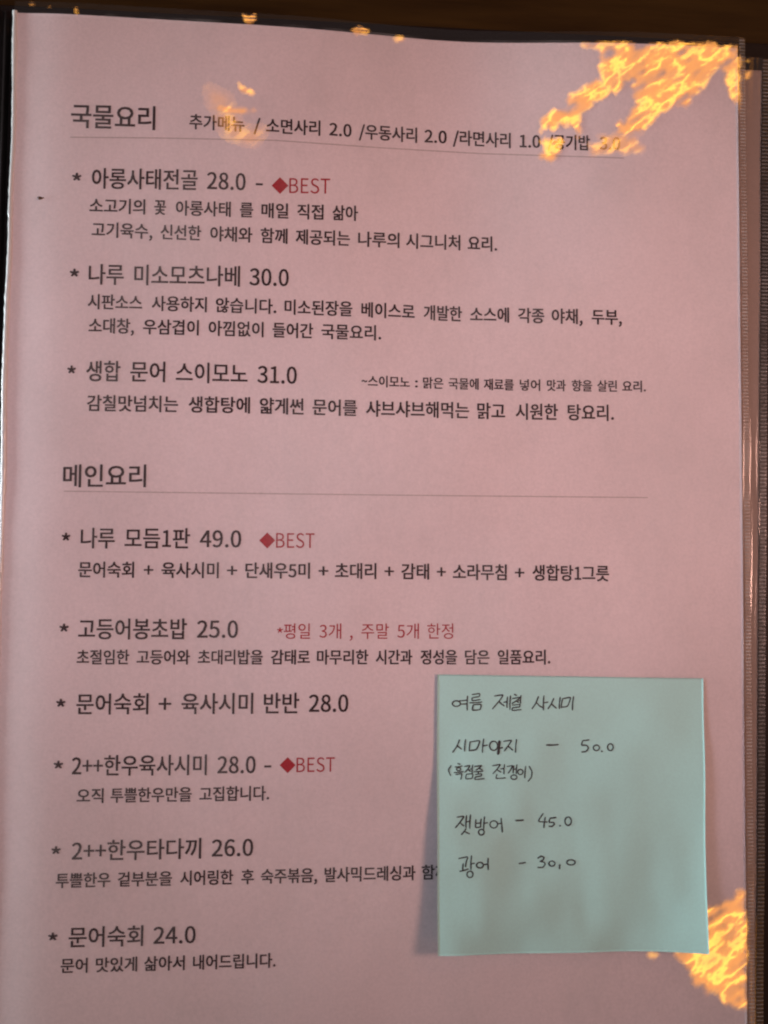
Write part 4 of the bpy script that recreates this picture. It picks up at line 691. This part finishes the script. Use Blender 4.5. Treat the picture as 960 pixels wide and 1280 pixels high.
# glare put into the film: outlines, the lantern their normals aim at, how fully
GLARE_PATCHES = [
    (sc([(322, 108), (848, 108), (842, 138), (780, 182), (770, 212), (705, 272), (650, 330), (600, 335), (520, 402), (490, 432), (392, 428), (440, 368), (470, 310), (455, 240), (425, 232), (380, 285), (345, 272), (325, 200)], 640, 20, 3), LAMP_A, 1.0, 5),
    (sc([(300, 245), (360, 265), (355, 300), (290, 320), (260, 360), (258, 440), (238, 447), (215, 380), (200, 430), (180, 385), (150, 425), (110, 435), (105, 400), (130, 360), (190, 340), (250, 275)], 640, 20, 3), LAMP_A, 1.0, 5),
    (sc([(112, 460), (175, 460), (172, 520), (160, 555), (135, 547), (115, 510)], 640, 20, 3), LAMP_A, 1.0, 4),
    (sc([(790, 172), (846, 150), (843, 325), (828, 328), (805, 240)], 640, 20, 3), LAMP_A, 0.85, 2),
    (sc([(290, 478), (380, 432), (470, 440), (485, 490), (380, 512), (300, 503)], 640, 20, 3), LAMP_A, 0.8, 6, 0.75, 3),
    (sc([(480, 330), (600, 300), (700, 250), (740, 188), (772, 188), (780, 240), (788, 640), (788, 1072), (690, 1082), (650, 1040), (590, 985), (500, 968), (470, 900), (400, 862), (350, 750), (250, 670), (480, 600)], 800, 1080, 6), LAMP_B, 1.0, 4),
    (sc([(60, 660), (140, 660), (140, 700), (60, 690)], 800, 1080, 6), LAMP_B, 0.4, 3),
    (sc([(285, 368), (400, 350), (520, 385), (695, 398), (600, 418), (430, 415), (300, 395)], 220, 80, 6.86), LAMP_A, 0.9, 1, 1.0, 2),
    (sc([(270, 200), (350, 215), (470, 350), (300, 362)], 220, 80, 6.86), LAMP_A, 1.0, 3, 0.36, 14),
    (sc([(525, 145), (580, 200), (655, 218), (665, 252), (620, 266), (600, 238), (548, 238), (540, 190)], 220, 80, 6.86), LAMP_A, 0.9, 1.2),
    (sc([(360, 420), (500, 425), (560, 560), (740, 570), (700, 665), (540, 655), (410, 590)], 220, 80, 6.86), LAMP_A, 1.0, 3, 0.40, 14),
    ([(303, 16), (311, 20), (318, 16), (319, 24), (314, 29.5), (307, 28)], LAMP_A, 1.0, 0.8),
    ([(440, 37), (449, 32.5), (462, 36), (459, 42), (444, 42)], LAMP_A, 1.0, 0.8),
    ([(492, 46), (504, 46), (503, 51), (494, 51)], LAMP_A, 0.5, 1),
    ([(920.5, 59), (924, 59), (925, 80), (924, 130), (921.5, 130)], LAMP_A, 0.8, 1.5, 0.8),
    ([(932, 90), (939, 88), (938, 94), (935, 98), (932, 98)], LAMP_A, 1.0, 0.8, 0.8),
    ([(933, 75), (937, 75), (937, 77), (933, 77)], LAMP_A, 0.7, 0.6, 0.8),
    ([(38, 3), (44, 4), (43, 8), (38, 7)], LAMP_A, 0.5, 0.5),
    ([(60, 8), (65, 9), (64, 12), (60, 11)], LAMP_A, 0.45, 0.5),
    ([(94, 9), (97, 9), (97, 15), (94, 15)], LAMP_A, 0.4, 0.3),
    ([(834, 52), (883, 54), (882, 57.5), (836, 56)], LAMP_A, 0.75, 1),
    ([(726, 55), (775, 52), (800, 56), (790, 60), (728, 59)], LAMP_A, 0.7, 1.5),
]
def glare_fields(X, Y, Z):
    px, py = project(X, Y, Z)
    tx = np.zeros(X.shape); ty = np.zeros(X.shape); cr = np.zeros(X.shape)
    P = np.stack([X, Y, Z], -1)
    gx = np.gradient(Z, axis=1) / np.gradient(X, axis=1); gy = np.gradient(Z, axis=0) / np.gradient(Y, axis=0)
    vd = CAM - P; vd /= np.linalg.norm(vd, axis=-1, keepdims=True)
    for poly, lamp, full, rag, *more in GLARE_PATCHES:
        weight = more[0] if more else 1.0
        wx = px + rag * fbm(px / 11.0, py / 11.0, 41, 4); wy = py + rag * fbm(px / 11.0 + 40, py / 11.0, 43, 4)
        m = inside(wx, wy, poly)
        if not m.any():
            continue
        ld = np.array(lamp) * 1000 - P; ld /= np.linalg.norm(ld, axis=-1, keepdims=True)
        h = vd + ld
        sx, sy = h[..., 0] / h[..., 2], h[..., 1] / h[..., 2]
        # streaky glare: long along one diagonal, short across it
        a = (X * 0.80 + Y * 0.60); b = (-X * 0.60 + Y * 0.80)
        n1 = fbm(a / 9.0, b / 3.4, 51, 4); n2 = fbm(a / 9.0 + 30, b / 3.4 + 9, 57, 4)
        amp = 0.040
        low = 0.5 + 0.5 * np.clip(fbm(a / 7.0 + 3, b / 3.5 + 60, 63, 4) * 1.3, -1, 1)
        q = np.hypot(n1, n2)
        keep = 1.0 / (1.0 + np.exp((q - (0.25 + 1.0 * full)) / 0.08))
        c = np.where(m, weight * keep * (0.35 + 0.65 * full) * (0.45 + 0.55 * np.clip(low + full - 0.45, 0, 1)), 0.0)
        for _ in range(more[1] if len(more) > 1 else 2):
            g = np.pad(c, 1, mode='edge')
            c = (g[1:-1, 1:-1] * 2 + g[:-2, 1:-1] + g[2:, 1:-1] + g[1:-1, :-2] + g[1:-1, 2:]) / 6.0
        w = c > np.maximum(cr, 0.004)
        tx = np.where(w, sx + gx + amp * n1, tx); ty = np.where(w, sy + gy + amp * n2, ty)
        cr = np.where(w, c, cr)
    return tx, ty, cr
def add_attr(o, tx, ty, cr):
    me = o.data
    a = me.attributes.new('film_tilt', 'FLOAT_VECTOR', 'POINT')
    a.data.foreach_set('vector', np.stack([tx, ty, 0 * tx], -1).astype(np.float32).ravel())
    c = me.attributes.new('glare_mask', 'FLOAT', 'POINT')
    c.data.foreach_set('value', cr.astype(np.float32).ravel())
xs = np.arange(-0.6, 210.45, 0.45); ys = np.arange(0.6, -296, -0.45)
X, Y = strip_grid(xs, ys)
X = X + np.interp(Y, ys[::-1], (0.5 * fbm(ys / 34.0, ys * 0 + 4.2, 11, 2))[::-1]) * np.clip(1 - X / 12.0, 0, 1)
Z = film_z(X, Y)
film = grid_obj('sleeve', X, Y, Z, M_FILM, book)
add_attr(film, *glare_fields(X, Y, Z))
# welded borders of the sleeve: right and top
weld('weld_seam', lambda y: 210.45 + 0 * y, lambda y: 212.2 + 0 * y, np.arange(3.0, -296, -0.2), lambda x, y: film_z(x, y), film, pitch=1.0)
for o in list(film.children) + [rf]:
    co = np.empty(len(o.data.vertices) * 3); o.data.vertices.foreach_get('co', co); co = co.reshape(-1, 3) / MM
    n = len(np.unique(np.round(co[:, 1], 3))); q = co.reshape(n, -1, 3)
    add_attr(o, *glare_fields(q[..., 0], q[..., 1], q[..., 2]))
U, Yt = strip_grid(np.arange(-0.6, 212.4, 0.3), np.linspace(3.6, 0.7, 14))
Zt = film_z(U, Yt) + 0.10 * np.sin(Yt * 5.2) + 0.05 * fbm(U / 3, Yt * 2, 71, 3) - 0.25 * np.clip(Yt - 1, 0, 9)
tw = grid_obj('weld_seam', U, Yt, Zt, clear_film('top weld film', rough=0.12, milky=0.01, attr=True, extra=0.0, micro=0.05), film)
add_attr(tw, *glare_fields(U, Yt, Zt))
# folded left edge: a round bead brightened by its milky colour and an added low lamp
yb = np.arange(0.5, -296, -0.8)
xb = np.interp(yb, ys[::-1], (0.5 * fbm(ys / 34.0, ys * 0 + 4.2, 11, 2))[::-1])
TH, YY = np.meshgrid(np.linspace(0, 2 * math.pi, 13), yb)
XB = np.interp(YY, yb[::-1], xb[::-1])
rr = 0.62 + 0.10 * fbm(YY / 1.6, YY * 0, 61, 2) + 0.12 * np.clip(noise(YY / 40.0, YY * 0, 66), -1, 1)
grid_obj('folded_edge', XB - 0.15 + rr * np.cos(TH), YY, page_z(0 * YY, YY) + 0.08 + 0.7 * rr * np.sin(TH), M_BEAD, film)
# a speck of dried sauce on the sleeve
cx, cy, cz = onto(np.array([50.5]), np.array([247.5]), film_z)
V, Fc = [], []
for k in range(5):
    for j in range(14):
        a = 2 * math.pi * j / 14; r = (k / 4.0)
        w = 1 + 0.25 * math.sin(3 * a + 1) + 0.15 * math.sin(5 * a)
        V.append((cx[0] + 0.85 * r * w * math.cos(a), cy[0] + 0.42 * r * w * math.sin(a), cz[0] + 0.03 + 0.22 * (1 - r * r)))
for k in range(4):
    for j in range(14):
        Fc.append((k * 14 + j, (k + 1) * 14 + j, (k + 1) * 14 + (j + 1) % 14, k * 14 + (j + 1) % 14))
sp = mesh_obj('dried_speck', V, Fc, M_SPECK, film, True)

# ------------------------------------------------------------------ the note stuck on the sleeve
def lift(u, v):
    """height of the note above the sleeve (mm); v = 0 is the stuck top edge"""
    c = (2 * u - 1)
    return 0.45 + 5.6 * v ** 1.5 * (0.72 + 0.28 * c * c) + 1.7 * np.clip(c, 0, 1) ** 4 * np.sqrt(v + 0.02) - 0.8 * np.clip(-c, 0, 1) ** 4 * v \
        + 0.28 * v ** 1.6 * np.sin(2 * math.pi * (1.75 * u + 0.35 * v + 0.10 * np.sin(5 * v + 3 * u)) - 0.9) \
        + 0.5 * v * fbm(u * 2.6 + 5, v * 2.0, 81, 3) + 0.35 * fbm(u * 3, v * 3, 85, 2) * np.clip(v * 4, 0, 1)
corner = {}
for key, (qx, qy, u, v) in {'tl': (547, 843, 0, 0), 'tr': (879, 848, 1, 0), 'bl': (547.5, 1195, 0, 1), 'br': (886.5, 1193, 1, 1)}.items():
    a = onto(np.array([float(qx)]), np.array([float(qy)]), lambda x, y: film_z(x, y) + lift(np.float64(u), np.float64(v)))
    corner[key] = np.array([a[0][0], a[1][0]])
def note_xy(u, v):
    u = np.asarray(u)[..., None]; v = np.asarray(v)[..., None]
    return corner['tl'] * (1 - u) * (1 - v) + corner['tr'] * u * (1 - v) + corner['bl'] * (1 - u) * v + corner['br'] * u * v
def note_uv(x, y):
    u = np.full(np.shape(x), 0.5); v = np.full(np.shape(x), 0.5)
    ex = corner['tr'] - corner['tl']; ey = corner['bl'] - corner['tl']
    inv = np.linalg.inv(np.stack([ex, ey], 1))
    for _ in range(8):
        q = note_xy(u, v)
        r = np.stack([x - q[..., 0], y - q[..., 1]], -1) @ inv.T
        u = u + r[..., 0]; v = v + r[..., 1]
    return np.clip(u, -0.02, 1.02), np.clip(v, 0, 1.02)
def note_z(x, y):
    u, v = note_uv(x, y)
    return film_z(x, y) + lift(u, v)
u, v = np.meshgrid(np.linspace(0, 1, 120), np.linspace(0, 1, 120))
q = note_xy(u, v)
note = grid_obj('sticky_note', q[..., 0], q[..., 1], film_z(q[..., 0], q[..., 1]) + lift(u, v), M_NOTE, None, solid=0.10)
note['label'] = 'turquoise sticky note with handwritten fish prices on the lower right of the menu'
note['category'] = 'sticky note'

def ell(cx, cy, rx, ry, a0=-100, turn=375):
    return [(cx + rx * math.cos(math.radians(a0 - turn * k / 16)), cy + ry * math.sin(math.radians(a0 - turn * k / 16))) for k in range(17)]
def smooth(pts):
    if len(pts) < 3:
        p = np.array(pts, float); t = np.linspace(0, 1, 10)[:, None]
        bow = np.sin(t * math.pi) * 0.02 * np.array([[-(p[1] - p[0])[1], (p[1] - p[0])[0]]])
        return p[0] * (1 - t) + p[1] * t + bow
    p = np.array(pts, float); out = []
    e = np.concatenate([[2 * p[0] - p[1]], p, [2 * p[-1] - p[-2]]])
    for i in range(1, len(e) - 2):
        a, b, c, d = e[i - 1:i + 3]
        # keep real corners sharp
        for t in np.linspace(0, 1, 7)[:-1]:
            tb = 0.28 * (c - a); tc = 0.28 * (d - b)
            h1 = 2 * t ** 3 - 3 * t ** 2 + 1; h2 = t ** 3 - 2 * t ** 2 + t; h3 = -2 * t ** 3 + 3 * t ** 2; h4 = t ** 3 - t ** 2
            out.append(h1 * b + h2 * tb + h3 * c + h4 * tc)
    out.append(p[-1])
    return np.array(out)
PENSEED = [0]
def writing(strokes, ox, oy, k, width=1.85):
    V, Fc = [], []
    for s in strokes:
        PENSEED[0] += 1
        w0 = width
        if isinstance(s, tuple):
            s, w0 = s
        p = smooth(s) / k + [ox, oy]
        d = np.gradient(p, axis=0); d /= (np.linalg.norm(d, axis=1, keepdims=True) + 1e-9)
        nn = np.stack([-d[:, 1], d[:, 0]], 1)
        n = len(p); t = np.linspace(0, 1, n)
        w = w0 / 2 * (0.92 + 0.16 * noise(t * 4, t * 0 + PENSEED[0], 90)) * np.clip(0.72 + 0.5 * np.sqrt(np.minimum(t, 1 - t) * 4), 0, 1)
        p = np.concatenate([[p[0] - d[0] * w0 * 0.25], p, [p[-1] + d[-1] * w0 * 0.25]])
        nn = np.concatenate([[nn[0]], nn, [nn[-1]]]); w = np.concatenate([[w[0] * 0.35], w, [w[-1] * 0.35]])
        A = p + nn * w[:, None]; B = p - nn * w[:, None]
        hz = 0.035 + 0.0007 * PENSEED[0]
        a = onto(A[:, 0], A[:, 1], lambda x, y: note_z(x, y) + hz); b = onto(B[:, 0], B[:, 1], lambda x, y: note_z(x, y) + hz)
        o = len(V)
        for i in range(len(p)):
            V.append((a[0][i], a[1][i], a[2][i])); V.append((b[0][i], b[1][i], b[2][i]))
        Fc += [(o + 2 * i, o + 2 * i + 1, o + 2 * i + 3, o + 2 * i + 2) for i in range(len(p) - 1)]
    return mesh_obj('handwritten_line', V, Fc, M_PEN, note)
writing([
    ell(82, 98, 20, 14), [(97, 84), (137, 80)], [(100, 101), (137, 98)], [(138, 60), (136, 132)],
    [(160, 53), (197, 48), (196, 62), (163, 69), (162, 83), (202, 78)], [(148, 94), (210, 90)], [(166, 104), (163, 130), (200, 127), (204, 102), (166, 104)],
    [(272, 60), (314, 55), (297, 84), (262, 125)], [(295, 88), (308, 100), (322, 110)], [(318, 91), (337, 88)], [(338, 64), (335, 118)], [(353, 58), (350, 128)],
    [(371, 52), (384, 57)], [(362, 73), (398, 67), (382, 84), (360, 98)], [(382, 84), (394, 93)], [(390, 82), (404, 80)], [(405, 57), (402, 98)],
    [(362, 106), (399, 102), (397, 114), (364, 119), (362, 132), (406, 128)],
    [(493, 62), (478, 98), (460, 124)], [(482, 92), (496, 108), (512, 118)], [(520, 58), (517, 130)], [(519, 94), (541, 90)],
    [(569, 72), (555, 102), (540, 124)], [(556, 98), (582, 121)], [(601, 66), (597, 124)],
    [(613, 74), (606, 120)], [(612, 74), (652, 68), (638, 110), (608, 116)], [(668, 62), (662, 131)]], 550, 855, 4)
writing([
    [(98, 278), (84, 312), (63, 342)], [(84, 306), (108, 326)], [(128, 277), (123, 336)],
    [(151, 288), (146, 335)], [(150, 290), (198, 284), (182, 326), (148, 333)], [(219, 274), (212, 342)], [(216, 309), (238, 305)],
    ell(268, 309, 20, 23), ([(297, 284), (293, 318), (290, 352)], 3.0), ([(289, 322), (313, 318)], 2.2), [(302, 286), (296, 346)],
    [(318, 287), (357, 282), (342, 308), (321, 336)], [(339, 308), (364, 331)], [(383, 277), (378, 342)],
    ([(532, 305), (592, 303)], 2.3),
    [(713, 284), (709, 305), (733, 307), (742, 321), (730, 337), (708, 340)], [(714, 283), (746, 279)], ell(782, 319, 15, 14), ([(808, 335), (811, 338)], 2.6), ell(852, 316, 14, 17)], 550, 855, 4)
writing([
    [(56, 407), (43, 430), (53, 458)], [(88, 397), (101, 402)], [(75, 415), (112, 410)], ell(93, 426, 10, 8), [(70, 443), (118, 438)], [(78, 453), (109, 449), (104, 478)],
    [(122, 413), (149, 408), (139, 426), (124, 442)], [(138, 424), (153, 438)], [(150, 426), (162, 423)], [(164, 404), (161, 446)], [(132, 451), (130, 474), (160, 471), (163, 449), (132, 451)],
    [(172, 413), (208, 408), (196, 420), (180, 431)], [(194, 420), (212, 429)], [(168, 439), (216, 435)], [(192, 438), (191, 450)], [(176, 453), (207, 449), (205, 460), (178, 465), (176, 477), (222, 473)],
    [(262, 409), (301, 403), (284, 428), (264, 449)], [(284, 427), (305, 441)], [(303, 425), (319, 422)], [(323, 401), (320, 450)], [(285, 452), (282, 472), (328, 469)],
    [(335, 413), (363, 408), (354, 428), (341, 446)], [(369, 408), (366, 446)], [(368, 427), (383, 424)], [(385, 403), (381, 449)], ell(370, 466, 15, 11),
    ell(402, 440, 13, 13), [(429, 411), (424, 470)], [(446, 411), (460, 438), (457, 466), (440, 487)]], 550, 855, 4, 1.7)
writing([
    [(85, 86), (119, 82), (100, 112), (77, 139)], [(99, 112), (120, 130)], [(133, 77), (130, 139)], [(132, 109), (149, 106)], [(153, 74), (149, 142)], [(130, 143), (121, 158), (107, 173)], [(121, 156), (148, 169)],
    [(180, 98), (178, 138)], [(206, 94), (203, 136)], [(180, 117), (204, 114)], [(178, 138), (204, 135)], [(223, 84), (219, 147)], [(221, 116), (239, 113)], ell(207, 161, 14, 14),
    ell(269, 122, 19, 18), [(287, 119), (304, 117)], [(306, 91), (309, 125), (312, 161)], ([(378, 103), (418, 100)], 2.1),
    [(516, 67), (493, 106), (537, 110)], [(527, 86), (520, 139)], [(550, 92), (546, 111), (566, 112), (572, 121), (560, 132), (545, 131)], [(550, 91), (581, 87)], ([(599, 127), (602, 130)], 2.6), ell(641, 106, 16, 21)], 550, 1000, 4)
writing([
    [(94, 293), (137, 285), (132, 308), (127, 334)], [(116, 318), (114, 352)], [(98, 357), (142, 345)], [(158, 278), (155, 349)], [(156, 319), (173, 316)], ell(150, 372, 15, 16),
    ell(200, 326, 17, 14), [(217, 323), (239, 320)], [(241, 291), (242, 349)], ([(395, 318), (428, 312)], 2.0),
    [(489, 291), (506, 281), (520, 287), (515, 300), (501, 307), (520, 311), (526, 322), (513, 337), (489, 337)], ell(560, 318, 15, 13), ([(600, 322), (598, 345)], 2.0), ell(655, 312, 21, 13)], 550, 1000, 4)
